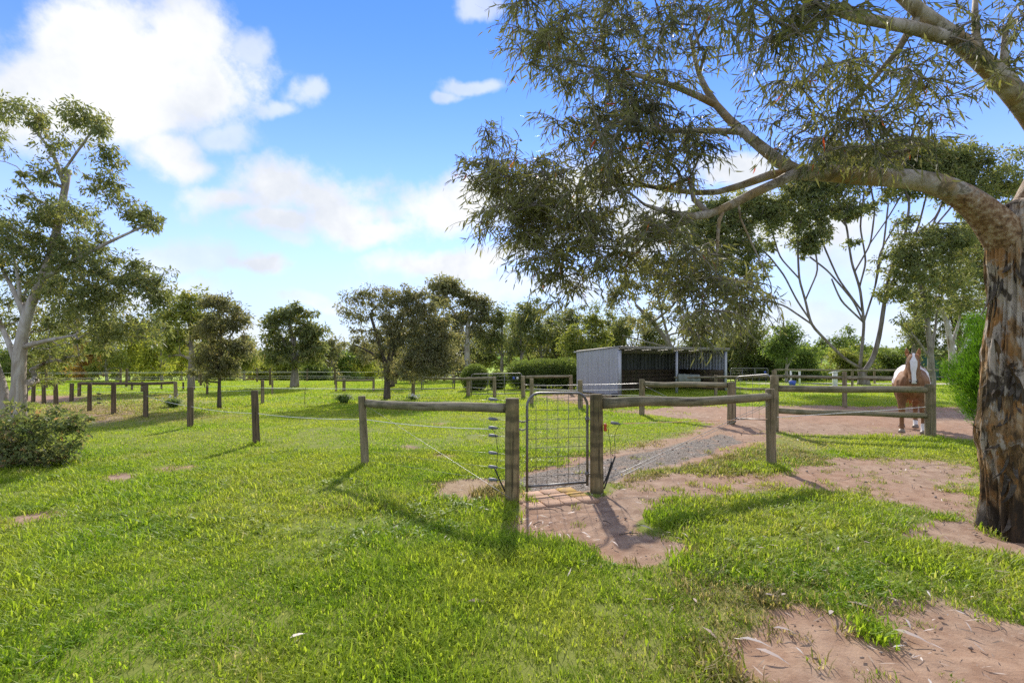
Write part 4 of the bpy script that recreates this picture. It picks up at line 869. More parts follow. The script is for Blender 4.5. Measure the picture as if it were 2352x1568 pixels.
# big forked gum
tree('huge multi stemmed gum with a thick forked base right of the shelter', 1984, 30, [
    [(1984, 884), (1984, 862), (1975, 845)],
    [(1978, 850), (1940, 825), (1900, 785), (1862, 745), (1850, 690), (1835, 640), (1832, 560), (1840, 500)], [(1858, 740), (1830, 690), (1800, 630), (1760, 580), (1700, 545)], [(1835, 640), (1790, 590), (1770, 520)],
    [(1982, 850), (1980, 800), (1985, 740), (1975, 660), (1955, 600), (1945, 520), (1925, 460)], [(1980, 740), (1960, 690), (1900, 620), (1860, 590)], [(1962, 620), (2000, 560), (2010, 480), (2000, 430)],
    [(1990, 850), (2008, 820), (2022, 760), (2032, 690), (2045, 620), (2080, 540), (2090, 460), (2060, 400)], [(2030, 700), (2060, 640), (2120, 560), (2160, 480)], [(1985, 740), (2010, 660), (2030, 560), (2040, 470)], [(2045, 620), (2130, 540), (2190, 470)], [(1985, 720), (1925, 640), (1890, 560), (1870, 480)], [(1975, 660), (1990, 600), (1975, 520), (1985, 440)], [(2000, 560), (2040, 500), (2075, 440)], [(2030, 690), (2070, 600), (2110, 520), (2130, 440)], [(2010, 660), (2020, 580), (2060, 510)], [(1945, 520), (1900, 470), (1880, 430)], [(1850, 690), (1880, 620), (1870, 560), (1890, 510)], [(1862, 745), (1800, 700), (1760, 690)], [(1985, 740), (1930, 690), (1910, 640)], [(2090, 540), (2150, 500), (2175, 440)]],
    [(1640, 500, 69, 34, 68), (1720, 475, 69, 34, 72), (1680, 560, 69, 52, 89), (1790, 500, 57, 27, 44), (1850, 460, 57, 39, 60), (1860, 540, 39, 39, 44), (1940, 480, 46, 25, 32), (1900, 400, 80, 46, 72), (2000, 380, 80, 41, 89), (2080, 360, 80, 41, 101), (2150, 385, 80, 39, 101), (2210, 370, 57, 34, 60), (2120, 420, 57, 27, 44), (1730, 620, 39, 29, 20), (2280, 420, 69, 57, 72), (2240, 470, 46, 34, 28), (1765, 555, 18, 12, 4), (1885, 500, 18, 12, 5), (1960, 555, 14, 10, 3), (2085, 500, 20, 14, 5), (2005, 470, 22, 12, 5), (2130, 530, 16, 12, 4), (1915, 440, 26, 14, 7), (2050, 445, 26, 14, 7), (2170, 450, 26, 14, 7), (1990, 345, 60, 20, 26), (1930, 360, 50, 24, 24), (1600, 540, 40, 40, 26), (1660, 620, 40, 34, 20), (1840, 420, 50, 24, 24)],
    'gum', 'forked', .31, .22, .42, 64, .46, 43, kk=.02, jit=.1, up=.8)
tree('dark leaved gum group leader behind the horse with two dark trunks', 2140, 29, [[(2140, 885), (2137, 800), (2128, 720), (2110, 640)], [(2139, 830), (2150, 740), (2160, 650)], [(2139, 820), (2100, 770), (2060, 740)]],
     [(2110, 560, 60, 34, 36), (2170, 580, 60, 44, 46), (2080, 610, 50, 30, 28), (2140, 640, 70, 34, 40), (2060, 670, 40, 24, 16), (2120, 700, 40, 24, 16), (2190, 540, 46, 34, 26), (2070, 580, 40, 24, 12), (2090, 740, 30, 18, 8)], 'gum', 'grey', .17, .2, .42, 64, .45, 44)
tree('pale trunked gum beside the fine bright bush on the right', 2192, 31, [[(2192, 882), (2186, 800), (2175, 740), (2150, 680)], [(2188, 800), (2205, 730), (2215, 660)], [(2190, 840), (2230, 760)]],
     [(2230, 540, 50, 40, 36), (2240, 620, 46, 46, 36), (2180, 660, 40, 34, 22), (2210, 700, 44, 26, 16), (2280, 600, 60, 80, 50), (2320, 500, 60, 80, 40)], 'gum', 'pale', .2, .2, .42, 64, .5, 45)
auto('broad gum filling the space behind the pale trunked gum', 2205, 36, 560, 150, 'gum', 60, low=.2, n=14); auto('dark leafy gum directly above the head of the horse', 2095, 37, 610, 110, 'gum', 61, low=.25, n=11)
auto('tall gum between the shelter and the forked gum', 1700, 42, 690, 110, 'gum', 62, low=.2, n=11); auto('gum right of the shelter roof with a rounded top', 1655, 46, 740, 80, 'olive', 63, low=.15); auto('leafy gum at the left of the shelter roof behind the hedge end', 1425, 44, 715, 80, 'gum', 64)
auto('gum at the right edge behind the big rough trunk', 2330, 34, 560, 140, 'gum', 46, 'pale', n=12); auto('bush at the right behind the fine bright bush', 2230, 38, 800, 110, 'green', 47, low=0, n=12)
# belt on the left
LB = [(92, 40, 760, 100, 'olive', 'bushy olive gum seen past the trunk of the left gum'), (150, 46, 735, 100, 'yellow', 'yellow green wattle in the left belt'), (212, 44, 772, 90, 'rust', 'rust tinted bush in the left belt'), (246, 38, 742, 76, 'olive', 'olive gum in the left belt with a crooked stem'), (295, 42, 735, 100, 'yellow', 'light olive gum of the left belt nearest the long rail'),
      (335, 50, 760, 80, 'olive', 'small olive gum of the left belt behind the leafy clump'), (372, 40, 742, 90, 'yellow', 'yellowish gum left of the leaning olive tree'), (415, 46, 752, 90, 'yellow', 'yellow flowering wattle behind the leaning olive tree'), (466, 52, 780, 90, 'olive', 'olive gum behind the slender young tree'), (540, 50, 790, 80, 'olive', 'gum right of the slender young tree in the belt'),
      (582, 58, 818, 60, 'rust', 'small rusty tree near the pasture gap'), (612, 52, 835, 50, 'yellow', 'little yellow tree near the pasture gap'), (640, 60, 820, 60, 'olive', 'low olive tree behind the round topped tree'), (725, 46, 835, 50, 'dark', 'dark little bush right of the round topped tree'), (745, 60, 785, 80, 'olive', 'feathery olive tree right of the round topped tree'),
      (782, 54, 800, 80, 'green', 'broad green tree left of the dark spreading tree'), (832, 62, 840, 60, 'yellow', 'low bright tree below the red roof'), (855, 70, 815, 70, 'olive', 'olive tree right of the red roof'), (935, 52, 800, 90, 'grey', 'grey tree behind the dark spreading tree'), (1000, 44, 790, 100, 'grey', 'grey brown tree behind the right side of the dark spreading tree'),
      (30, 36, 800, 100, 'dark', 'dark bush behind the trunk of the left gum'), (-60, 38, 720, 120, 'olive', 'tall olive tree beyond the left edge'), (180, 60, 790, 120, 'olive', 'farther olive trees behind the rust tinted bush'), (500, 64, 800, 110, 'green', 'farther green tree in the left belt'), (700, 75, 820, 90, 'green', 'distant green tree beyond the round topped tree'), (395, 64, 780, 110, 'olive', 'farther olive gum in the left belt'),
      (350, 46, 728, 80, 'olive', 'taller olive gum left of the leaning olive tree'), (270, 52, 725, 90, 'olive', 'tall olive gum showing above the yellow wattle'), (560, 44, 770, 60, 'olive', 'thin olive gum behind the lone left post'), (655, 50, 800, 70, 'olive', 'olive gum close behind the round topped tree'),
      (762, 50, 770, 70, 'grey', 'grey feathery gum left of the dark spreading tree'), (815, 56, 790, 70, 'olive', 'olive gum whose crown touches the red roof'), (960, 46, 740, 80, 'grey', 'grey gum between the spreading tree and the tall thin gum'), (1020, 50, 770, 90, 'gum', 'gum below the crown of the tall thin pale gum')]
for i, (u, Y, vt, w, hue, lb) in enumerate(LB): auto(lb, u, Y, vt, w, hue, 100 + i, low=.08 if Y > 44 else .2, n=9)
FAR = [(1885, 120, 772, 46), (1925, 118, 762, 50), (1948, 135, 744, 30), (1970, 125, 775, 40), (1995, 130, 790, 40), (1905, 140, 785, 50), (2120, 110, 780, 50), (1660, 120, 780, 60), (1840, 130, 785, 50), (2030, 150, 795, 40)]
for i, (u, Y, vt, w) in enumerate(FAR): auto('far dark gum on the skyline beyond the belt', u, Y, vt, w, 'dark', 200 + i, 'grey', 'far gums on the skyline', .45, 26, nb=3, n=6)
# far wood that closes the view behind the belt
r = np.random.default_rng(77); b = MB(); C = []
for k in range(1500):
    Y = r.uniform(150, 420); u = r.uniform(-700, 3100)
    if 575 < u < 612 and r.uniform() < .9: continue
    x = (u - 1176) / FPX * Y; C.append([x, Y, tz(x, Y) + r.uniform(.5, 4.5) * r.uniform(.5, 1.5)])
leaf_cloud(b, r, np.array(C), 3.2, 26, 1.5, .5, .3, .75); tag(b.obj('woods', LEAF['green']), 'low far wood closing the view beyond the belt of trees', None, None, 'stuff')

# clipped shrubs
def clipped(label, u, Y, parts, hue, seed, per=1, leaf=.075, n=5200, name='clipped_shrub', cat='shrub', group=None):
    r = np.random.default_rng(seed); x = (u - 1176) / FPX * Y; base = np.array([x, Y, tz(x, Y)]); t = thing(name, base, label, cat, group); b = MB(); st = MB()
    for (cu, cz, rx, ry, rz, k) in parts:
        c = np.array([(cu - 1176) / FPX * Y, Y, base[2] + cz]); v = r.normal(size=(int(n * k), 3)); v /= np.linalg.norm(v, axis=1, keepdims=True)
        q = r.uniform(.86, 1.03, (len(v), 1)) + .05 * (fbm(v * 3 + seed, 3)[:, None] - .5); P = c + v * q * np.array([rx, ry, rz]); s = P[:, 2] > base[2] + .05; P, v = P[s], v[s]
        b.leaves(P, v * .7 + r.normal(0, .5, v.shape) + [0, 0, .3], r.normal(size=v.shape) + v, leaf * r.uniform(.7, 1.3, len(P)), leaf * .45, .1, np.clip(r.normal(.5, .22, len(P)), 0, .97), True)
        for _ in range(26):
            e = r.normal(size=3); e[2] = abs(e[2]) * .8; e /= np.linalg.norm(e); st.tube(bez(base + np.array([c[0] - base[0], 0, .0]) + r.normal(0, .08, 3) * [1, 1, 0], c + [0, 0, -.2 * rz], c + e * np.array([rx, ry, rz]) * .9, 6), np.linspace(.03, .008, 6), 5, cap=False)
        inn = r.normal(size=(int(n * k * .5), 3)); inn /= np.linalg.norm(inn, axis=1, keepdims=True); P = c + inn * r.uniform(.45, .85, (len(inn), 1)) * np.array([rx, ry, rz]); P = P[P[:, 2] > base[2] + .05]
        b.leaves(P, r.normal(size=P.shape), r.normal(size=P.shape), leaf * 2, leaf * 1.4, .1, np.clip(r.normal(.4, .2, len(P)), 0, .9), True)
    st.obj('stems', BARK['dark'], t, origin=base); b.obj('foliage', LEAF[hue], t, origin=base)
clipped('round clipped shrub behind the left half of the wide field gate', 1091, 25, [(1091, .62, .72, .7, .72, 1)], 'dark', 301)
clipped('long clipped hedge with a rounded top left of the grey shelter', 1244, 26, [(1200, .75, .95, .8, .8, .8), (1250, .8, 1.2, .85, .84, 1), (1300, .82, 1.1, .85, .86, 1)], 'dark', 302)
clipped('small dark shrub seen through the wide field gate', 1142, 26, [(1142, .45, .5, .45, .5, .5)], 'dark', 303)
# strap leaved clumps
def strap_plant(label, u, v, rad, h, n, seed, flowers=0):
    r = np.random.default_rng(seed); c = PG(u, v); c[2] = tz(c[0], c[1]); t = thing('strap_leaf_plant', c, label, 'plant', 'strap leaf clumps in the paddock'); b = MB()
    for k in range(n):
        a = r.uniform(0, 6.283); d = np.array([math.cos(a), math.sin(a), 0]); L = r.uniform(.6, 1.0); q = c + d * rad * .3 * r.uniform(0, 1)
        out = rad * L * r.uniform(.3, 1.0); hh = h * L * r.uniform(.7, 1.1); pts = bez(q, q + d * out * .35 + np.array([0, 0, hh * 1.3]), q + d * out + np.array([0, 0, hh * r.uniform(.1, .7)]), 6)
        sd = np.array([-d[1], d[0], 0]); b.ribbon(pts, sd, np.array([.6, 1, 1, .9, .65, .1]) * .026 * (rad / .45) ** .5, r.uniform(.1, .8))
    b.obj('foliage', LEAF['green'], t, origin=c)
    for k in range(flowers):
        a = r.uniform(0, 6.283); q = c + np.array([math.cos(a), math.sin(a), 0]) * rad * r.uniform(.1, .8); q[2] += h * r.uniform(.75, 1.1); f = MB()
        f.leaves(np.repeat(q[None], 7, 0), r.normal(size=(7, 3)) + [0, 0, .4], r.normal(size=(7, 3)), .05, .025, .2, .5); f.obj('flower', M_TAPE, t, origin=q)
strap_plant('large clump of dark strap leaves left of the dark spreading tree', 790, 925, .47, .42, 420, 311)
strap_plant('leafy strap plant between the far left posts', 398, 936, .40, .38, 320, 312, 6)
strap_plant('small flowering strap plant in front of the thin rail fence', 950, 918, .36, .2, 150, 313, 16)
b = MB(); c = PG(700, 928); c[2] = 0; b.tube([c, c + np.array([0, 0, .35]), c + np.array([.03, 0, .62])], [.012, .01, .004], 5); sp = thing('sapling', c, 'leafless sapling stake alone in the left paddock', 'sapling'); b.obj('stem', BARK['dark'], sp, origin=c)
b = MB(); b.tube([c + np.array([0, 0, .4]), c + np.array([-.08, 0, .6])], [.006, .002], 4); b.tube([c + np.array([.01, 0, .35]), c + np.array([.08, .02, .5])], [.006, .002], 4); b.obj('twig', BARK['dark'], sp, origin=c)
# fine bright bush behind the big trunk
def needle_bush(label, u, Y, ells, seed):
    r = np.random.default_rng(seed); x = (u - 1176) / FPX * Y; base = np.array([x, Y, tz(x, Y)]); t = thing('needle_bush', base, label, 'bush'); C = []
    for (cu, cv, ru, rv, n) in ells:
        c = W3(cu, cv, Y); C.append(in_ell(r, n, c, (ru / FPX * Y, .7, rv / FPX * Y), .4))
    C = np.vstack(C); S = Skel(); S.poly([base - [0, 0, .1], base + [0, 0, .8], base + [.05, 0, 1.8]], [.07, .05, .03]); S.connect(C, r, .1, .9, .004, .004)
    S.build().obj('trunk', BARK['dark'], t, smooth=True, origin=base); b = MB()
    per = 150; idx = np.repeat(np.arange(len(C)), per); n = len(idx); ax = C - (base + [0, 0, .5]); ax /= np.linalg.norm(ax, axis=1, keepdims=True); ax = ax + [0, 0, .35]
    along = r.uniform(-.16, .12, (n, 1)); P = C[idx] + ax[idx] * along + r.normal(0, .05, (n, 3)); D = ax[idx] * .9 + r.normal(0, .45, (n, 3))
    b.leaves(P, D, r.normal(size=(n, 3)), r.uniform(.05, .11, n), .0085, .25, np.clip(r.normal(.55, .22, n), 0, 1), True); b.obj('crown', LEAF['fine'], t, origin=base)
needle_bush('bright green needle leaved bush behind the big rough trunk', 2285, 8.0, [(2300, 740, 24, 26, 30), (2290, 800, 34, 46, 60), (2270, 865, 34, 46, 70), (2280, 925, 30, 36, 50), (2310, 850, 40, 110, 70), (2235, 885, 14, 26, 18), (2290, 965, 16, 10, 10), (2320, 800, 50, 100, 50)], 320)
# ------------------------------------------------------------------ the big rough barked gum at the right, reaching over the paddock
TY = 4.45
def gumbark_mat():
    m, M = newmat('rough shedding gum bark')
    a = M.noise(objco(M, (1, 1, .4)), 3.6, 6, .65, 1.2); b_ = M.noise(objco(M, (1, 1, .14)), 15, 6, .7, .6); c = M.noise(objco(M, (1, 1, .55)), 2.6, 5, .62, 1.2); d = M.noise(objco(M, (1, 1, .3)), 6.0, 5, .6, 1.5); e = M.noise(objco(M, (1, 1, .45)), 4.4, 5, .6, 1.0)
    col = M.ramp(a, [(.32, (.06, .038, .022)), (.43, (.14, .085, .04)), (.51, (.31, .19, .09)), (.6, (.38, .28, .17)), (.7, (.47, .42, .36))])
    col = M.mix(M.math('MULTIPLY', M.mr(d, .52, .58), .75), col, (.35, .17, .055)); col = M.mix(M.math('MULTIPLY', M.mr(e, .5, .57), .8), col, (.46, .41, .35))
    col = M.mix(M.math('MULTIPLY', M.mr(c, .53, .59), .88), col, (.035, .026, .017)); col = M.mix(M.math('MULTIPLY', M.mr(b_, .53, .66), .8), col, (.05, .036, .024))
    z = M.n('ShaderNodeSeparateXYZ', inp={0: objco(M)}).outputs[2]
    char = M.math('MULTIPLY', M.mr(M.math('ADD', z, M.math('MULTIPLY', M.math('SUBTRACT', a, .5), 1.8)), .6, .1), .8); col = M.mix(char, col, (.03, .024, .018))
    finish(M, col, .9, .15, M.math('ADD', a, M.math('MULTIPLY', b_, .8)), .9, .03); return m
M_GUMBARK = gumbark_mat()
edge = [(440, 2296), (480, 2290), (520, 2272), (560, 2262), (600, 2259), (640, 2262), (700, 2268), (750, 2262), (800, 2254), (850, 2250), (900, 2247), (950, 2243), (985, 2234), (1010, 2232), (1050, 2246), (1100, 2254), (1150, 2256), (1190, 2258), (1225, 2262), (1260, 2256)]
cen = [(440, 2350), (560, 2348), (800, 2346), (1000, 2350), (1150, 2358), (1260, 2366)]
gbase = np.array([(2360 - 1176) / FPX * TY, TY, 0.0])
gt = thing('gum_tree', gbase, 'huge rough barked gum at the right edge, its limb arching over the paddock', 'tree')
zs = np.linspace(-.12, 3.02, 260); th = np.linspace(0, 2 * math.pi, 200, endpoint=False); vv = HOR + (CAMH - zs) / TY * FPX
cx = np.interp(vv, [c[0] for c in cen], [c[1] for c in cen]); le = np.interp(vv, [e[0] for e in edge], [e[1] for e in edge]); R = (cx - le) / FPX * TY * .66
ct, st_ = np.cos(th), np.sin(th); ZZ = np.repeat(zs[:, None], 200, 1)
q = np.stack([np.repeat(ct[None], 260, 0) * 2.2, np.repeat(st_[None], 260, 0) * 2.2, ZZ * .8], -1)
lump = (fbm(q, 3) - .5) * .16; ridge = np.abs(fbm(q * [3.2, 3.2, 1.1] + 7, 4) - .5) * -.5 + .06; fine_ = (fbm(q * [9, 9, 2.5], 4) - .5) * .075
flare = .05 * np.exp(-np.maximum(ZZ, 0) / .25) * (1 + 1.2 * np.cos(th * 5 + 1)[None])
RR = R[:, None] * (1 + lump * .9 + ridge * 1.5 + fine_ * 1.6) + flare * .7
V = np.stack([((cx - 1176) / FPX * TY)[:, None] + RR * ct[None], TY + RR * st_[None], ZZ], -1)
b = MB(); i = np.arange(259)[:, None] * 200; j = np.arange(200)[None]; jn = (j + 1) % 200
b.add(V.reshape(-1, 3), np.stack([i + j, i + jn, i + 200 + jn, i + 200 + j], -1).reshape(-1, 4)); b.add([V[-1].mean(0) + [0, 0, .08]] + list(V[-1]), np.array([[0, k + 1, (k + 1) % 200 + 1] for k in range(200)]))
b.obj('trunk', M_GUMBARK, gt, smooth=True, origin=gbase)
# loose peeling bark along the trunk
r = np.random.default_rng(5)
for k in range(64):
    zi = int(r.uniform(25, 235)); tj = int((r.normal(.55, .09) % 1) * 200); p0 = V[zi, tj]; out = np.array([ct[tj], st_[tj], 0]); side = np.array([-st_[tj], ct[tj], 0]); L = r.uniform(.12, .38); sg = -1 if r.uniform() < .75 else 1
    t = np.linspace(0, 1, 8)[:, None]; pts = p0 + out * (.002 + .07 * t ** 2 * r.uniform(.3, 1.2)) + np.array([0, 0, sg]) * L * (t - .2 * t ** 3) + side * r.normal(0, .05) * t ** 2 - out * .012
    rb = MB(); w_ = r.uniform(.02, .06); rb.ribbon(pts, side, w_ * np.array([1, 1, .95, .9, .8, .65, .45, .12])); rb.ribbon(pts - out * .004, side, w_ * np.array([1, 1, .95, .9, .8, .65, .45, .12])); rb.obj('bark_strip', M_GUMBARK, gt, origin=p0)
S = Skel(); Q = lambda l, Y0=TY: [W3(a[0], a[1], Y0 + (a[2] if len(a) > 2 else 0)) for a in l]
A = Q([(2345, 600, .05), (2300, 530), (2245, 470), (2180, 428), (2100, 408), (2020, 408), (1950, 402, .1), (1885, 396, .1), (1830, 395, .1)]); S.poly(A, [.19, .155, .12, .1, .088, .082, .08, .076, .072], None, .12)
def branch(l, rr, step=.15):
    p = Q(l); AA = np.array(S.P); j = int(np.argmin(np.linalg.norm(AA - p[0], axis=1))); S.poly([AA[j]] + p[1:], rr, j, step)
branch([(1830, 395, .1), (1795, 375, .1), (1745, 335, .15), (1700, 300, .2), (1640, 245, .3), (1600, 170, .4), (1585, 80, .5)], [.06, .057, .05, .043, .035, .025, .015])
branch([(1850, 400, .1), (1790, 418, 0), (1730, 442, -.1), (1660, 482, -.2), (1600, 505, -.3), (1545, 505, -.4), (1480, 470, -.4)], [.058, .05, .045, .04, .034, .025, .012])
branch([(1840, 398, .1), (1770, 402, .3), (1700, 425, .4), (1640, 455, .5), (1560, 440, .6), (1450, 420, .6), (1330, 430, .5)], [.05, .042, .036, .03, .026, .02, .01])
branch([(1640, 245, .3), (1560, 200, .3), (1460, 170, .2), (1330, 150, .1)], [.034, .028, .02, .01]); branch([(1700, 300, .2), (1620, 300, -.1), (1520, 300, -.3), (1420, 300, -.4)], [.03, .026, .018, .01])
branch([(1660, 482, -.2), (1640, 540, -.3), (1655, 600, -.3), (1640, 660, -.35)], [.02, .015, .011, .007]); branch([(1700, 455, -.1), (1700, 500, -.2), (1740, 590, -.3), (1770, 650, -.3)], [.012, .01, .007, .005])
B = Q([(2345, 610, .05), (2335, 530, .05), (2370, 440), (2412, 370, -.05), (2405, 310, -.15), (2352, 240, -.3), (2285, 165, -.5), (2200, 92, -.7), (2115, 30, -.9), (2030, -45, -1.1)]); nA = len(S.P); S.poly(B, [.2, .14, .105, .1, .096, .088, .074, .06, .046, .032], None, .12)
branch([(2185, 95, -.7), (2080, 60, -1.0), (1960, 40, -1.4), (1850, 0, -1.7)], [.05, .04, .03, .015]); branch([(2265, 165, -.5), (2230, 90, -.4), (2240, 0, -.3)], [.04, .03, .02]); branch([(2330, 240, -.3), (2290, 150, -.4), (2310, 60, -.5)], [.04, .03, .02]); branch([(2105, 35, -.9), (2060, 120, -.8), (1990, 200, -.6), (1930, 270, -.5)], [.03, .024, .016, .01])
nfix = len(S.chains)
BL = [(1230, 60, 95, 90, 0, 2.70), (1330, 130, 110, 90, 0, 2.70), (1440, 70, 120, 100, 0.2, 2.20), (1230, 140, 60, 60, 0, 1.80), (1590, 90, 130, 100, 0.3, 1.60), (1400, 235, 120, 75, -0.1, 2.80), (1330, 290, 60, 50, -0.1, 3.00), (1540, 330, 110, 75, -0.2, 2.80), (1430, 330, 80, 60, -0.3, 3.45), (1500, 210, 110, 60, 0.1, 2.40),
      (1165, 310, 60, 32, 0.2, 1.80), (1105, 400, 42, 75, 0.2, 3.45), (1130, 500, 45, 55, 0.1, 2.70), (1215, 440, 95, 100, 0.1, 4.80), (1260, 560, 85, 90, 0, 4.95), (1290, 660, 45, 55, 0, 4.20), (1370, 470, 90, 90, 0, 3.45), (1370, 590, 60, 70, -0.1, 3.60), (1460, 420, 90, 50, 0, 2.25), (1510, 550, 60, 75, -0.4, 4.35), (1450, 610, 35, 50, -0.3, 2.40),
      (1590, 640, 66, 80, -0.4, 4.21), (1660, 690, 70, 55, -0.4, 4.35), (1620, 745, 55, 40, -0.4, 3.77), (1765, 690, 28, 22, -0.3, 2.17), (1560, 420, 60, 40, 0.2, 1.20),
      (1700, 130, 110, 100, 0.2, 0.74), (1760, 300, 90, 60, 0.2, 1.27), (1860, 310, 100, 80, -0.3, 2.04), (1960, 330, 110, 70, -0.5, 2.46), (2060, 310, 90, 70, -0.6, 2.21), (1880, 200, 130, 90, -0.6, 1.36), (2020, 180, 120, 90, -0.8, 1.49), (2130, 230, 70, 80, -0.7, 1.36), (2150, 120, 60, 60, -0.6, 0.74),
      (1800, 40, 130, 80, -1.6, 1.86), (1930, 30, 90, 60, -1.7, 1.55), (1700, 30, 90, 50, -1.2, 0.99), (2230, 60, 80, 80, -0.5, 1.49), (2290, 140, 60, 80, -0.6, 1.61), (2330, 50, 60, 70, -0.7, 1.12), (1800, 200, 80, 80, 0, 0.99), (2120, 20, 60, 30, -1, 0.74), (2480, 100, 120, 120, -0.3, 0.62), (1650, -80, 300, 60, 0, 0.62), (2050, -90, 250, 60, -0.8, 0.62)]
r = np.random.default_rng(21); C = []
for (u, v, ru, rv, dY, dens) in BL:
    n = max(1, int(round(math.pi * ru * rv / 16000 * dens * (4.7 if u < 1550 and v > 250 else 4.6 if v > 500 else 3.9 if u < 1550 else 2.8)))); a = r.uniform(0, 6.283, n); q_ = np.sqrt(r.uniform(size=n)) * .9
    for k in range(n): C.append(W3(u + ru * q_[k] * math.cos(a[k]), v - rv * .18 + rv * q_[k] * math.sin(a[k]), TY + dY + r.normal(0, .28)))
C = np.array(C); S.connect(C, r, .13, .25, .005, .0042)
S.build(rough=.10, seed=3, only=[k for k in range(nfix)]).obj('limb', BARK['limb'], gt, smooth=True, origin=gbase)
S.build(seed=3, only=[k for k in range(nfix, len(S.chains))]).obj('branchlets', BARK['grey'], gt, smooth=True, origin=gbase)['kind'] = 'stuff'
LP, LD, LN, LL, LW, LT = [], [], [], [], [], []; tw = MB()
for c in C:
    base_t = r.uniform(.2, .7)
    for k in range(7):
        d = r.normal(size=3); d[2] = d[2] * .5 - .15; d /= np.linalg.norm(d); L = r.uniform(.16, .36); e = c + d * L + np.array([0, 0, -.22 * L]); pts = bez(c, c + d * L * .6 + [0, 0, .03], e, 6); tw.tube(pts, np.linspace(.0042, .0016, 6), 3, cap=False)
        m_ = int(r.uniform(9, 14)); t_ = np.linspace(.12, 1, m_)[:, None]; P = np.concatenate([pts[np.minimum((t_ * 5).astype(int).ravel(), 5)]]) + r.normal(0, .012, (m_, 3))
        D = d * .55 + r.normal(0, .42, (m_, 3)); D[:, 2] -= r.uniform(.35, 1.0); LP.append(P); LD.append(D); N = r.normal(size=(m_, 3)); LN.append(N); l_ = r.uniform(.055, .108, m_); LL.append(l_); LW.append(l_ * r.uniform(.12, .18, m_)); 
        LT.append(np.where(r.uniform(size=m_) < .006, 1.0, np.clip(base_t + r.normal(0, .16, m_), 0, .92)))
LP, LD, LN = np.vstack(LP), np.vstack(LD), np.vstack(LN); LL, LW, LT = np.concatenate(LL), np.concatenate(LW), np.concatenate(LT)
tw.obj('twigs', BARK['grey'], gt, origin=gbase)
uu = 1176 + LP[:, 0] / LP[:, 1] * FPX; v2 = HOR - (LP[:, 2] - CAMH) / LP[:, 1] * FPX; sz = LL / LP[:, 1] * ((uu > 0) & (uu < 2340) & (v2 > 5) & (v2 < 1500))
big = np.zeros(len(LP), bool); big[np.argsort(-sz)[:290]] = True
b = MB(); s = ~big; b.leaves(LP[s], LD[s], LN[s], LL[s], LW[s], r.uniform(.05, .3, s.sum()), LT[s]); o = b.obj('crown', LEAF['near'], gt, origin=gbase); o['kind'] = 'stuff'
lms = []
for k in range(10):
    lb = MB(); lb.leaves(np.zeros((1, 3)), np.array([[1., 0, 0]]), np.array([[0, 0, 1.]]), 1.0, r.uniform(.11, .16), r.uniform(.05, .35), r.uniform(.2, .95)); me = lb.mesh('leaf'); me.materials.append(LEAF['near']); lms.append(me)
for k in np.nonzero(big)[0]:
    D = Vector(LD[k]).normalized(); Sd = D.cross(Vector(LN[k])).normalized(); N = Sd.cross(D); o = bpy.data.objects.new('leaf', lms[int(k) % 10]); COL.objects.link(o); o.parent = gt
    Mx = Matrix((D, -Sd, N)).transposed() * float(LL[k]); o.matrix_local = Matrix.Translation(Vector(LP[k] - gbase)) @ Mx.to_4x4()

# ------------------------------------------------------------------ the grey horse shelter
FL = PG(1420.6, 909); FR = PG(1668, 897); ex = (FR - FL); WL = np.linalg.norm(ex); ex /= WL; ey = np.array([-ex[1], ex[0], 0]); ez = np.array([0, 0, 1.]); DEP = 3.0
sh = thing('horse_shelter', FL, 'grey sheet metal horse shelter with two open bays and a flat roof', 'shelter')
SP = lambda a, d, z: FL + ex * a + ey * d + ez * z
hF = lambda a: 2.13 - .05 * a / WL; hB = 1.95
def sheet(name, p0, du, dz0, dz1, n_out, w, mat, parent, rib=.19, depth=.028):
    # trapezoidal ribs across w, from the lower edge function to the upper edge function
    xs, off = [], []
    for k in range(int(round(w / rib))):
        x0 = k * rib; xs += [x0, x0 + rib * .58, x0 + rib * .68, x0 + rib * .9]; off += [0, 0, depth, depth]
    xs.append(w); off.append(0); xs, off = np.array(xs), np.array(off); b = MB()
    lo = np.array([p0 + du * x + n_out * o + dz0(x) for x, o in zip(xs, off)]); hi = np.array([p0 + du * x + n_out * o + dz1(x) for x, o in zip(xs, off)]); n = len(xs)
    i = np.arange(n - 1); V = np.vstack([lo, hi, lo - n_out * .004, hi - n_out * .004])
    b.add(V, [np.stack([i, i + 1, n + i + 1, n + i], -1), np.stack([2 * n + i + 1, 2 * n + i, 3 * n + i, 3 * n + i + 1], -1)]); return b.obj(name, mat, parent, origin=p0)
zz = lambda h: (lambda x: ez * h)
for k in range(4): d0 = DEP * k / 4; sheet('wall_sheet', SP(0, d0 + .002, 0), ey, zz(.03), (lambda x, d0=d0: ez * (hF(0) + .03 - (hF(0) - hB) * (d0 + x) / DEP)), -ex, DEP / 4 - .004, M_SHEET, sh, DEP / 16)
for k in range(4): d0 = DEP * k / 4; sheet('wall_sheet', SP(WL, d0 + .002, 0), ey, zz(.03), (lambda x, d0=d0: ez * (hF(WL) + .03 - (hF(WL) - hB) * (d0 + x) / DEP)), ex, DEP / 4 - .004, M_SHEET, sh, DEP / 16)
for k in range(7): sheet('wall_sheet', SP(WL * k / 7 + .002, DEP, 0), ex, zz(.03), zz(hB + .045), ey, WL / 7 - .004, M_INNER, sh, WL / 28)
for k in range(7):
    a0 = WL * k / 7 - (.08 if k == 0 else 0); w = WL / 7 + (.08 if k in (0, 6) else 0)
    p0 = SP(a0, -.18, hF(a0) + .035); sl = (hB - 2.1) / DEP
    sheet('roof_sheet', p0, ex, lambda x: ez * 0, (lambda x: ey * (DEP + .3) + ez * ((DEP + .3) * sl)), ez, w - .002, M_ROOF, sh, (w - .002) / 5)
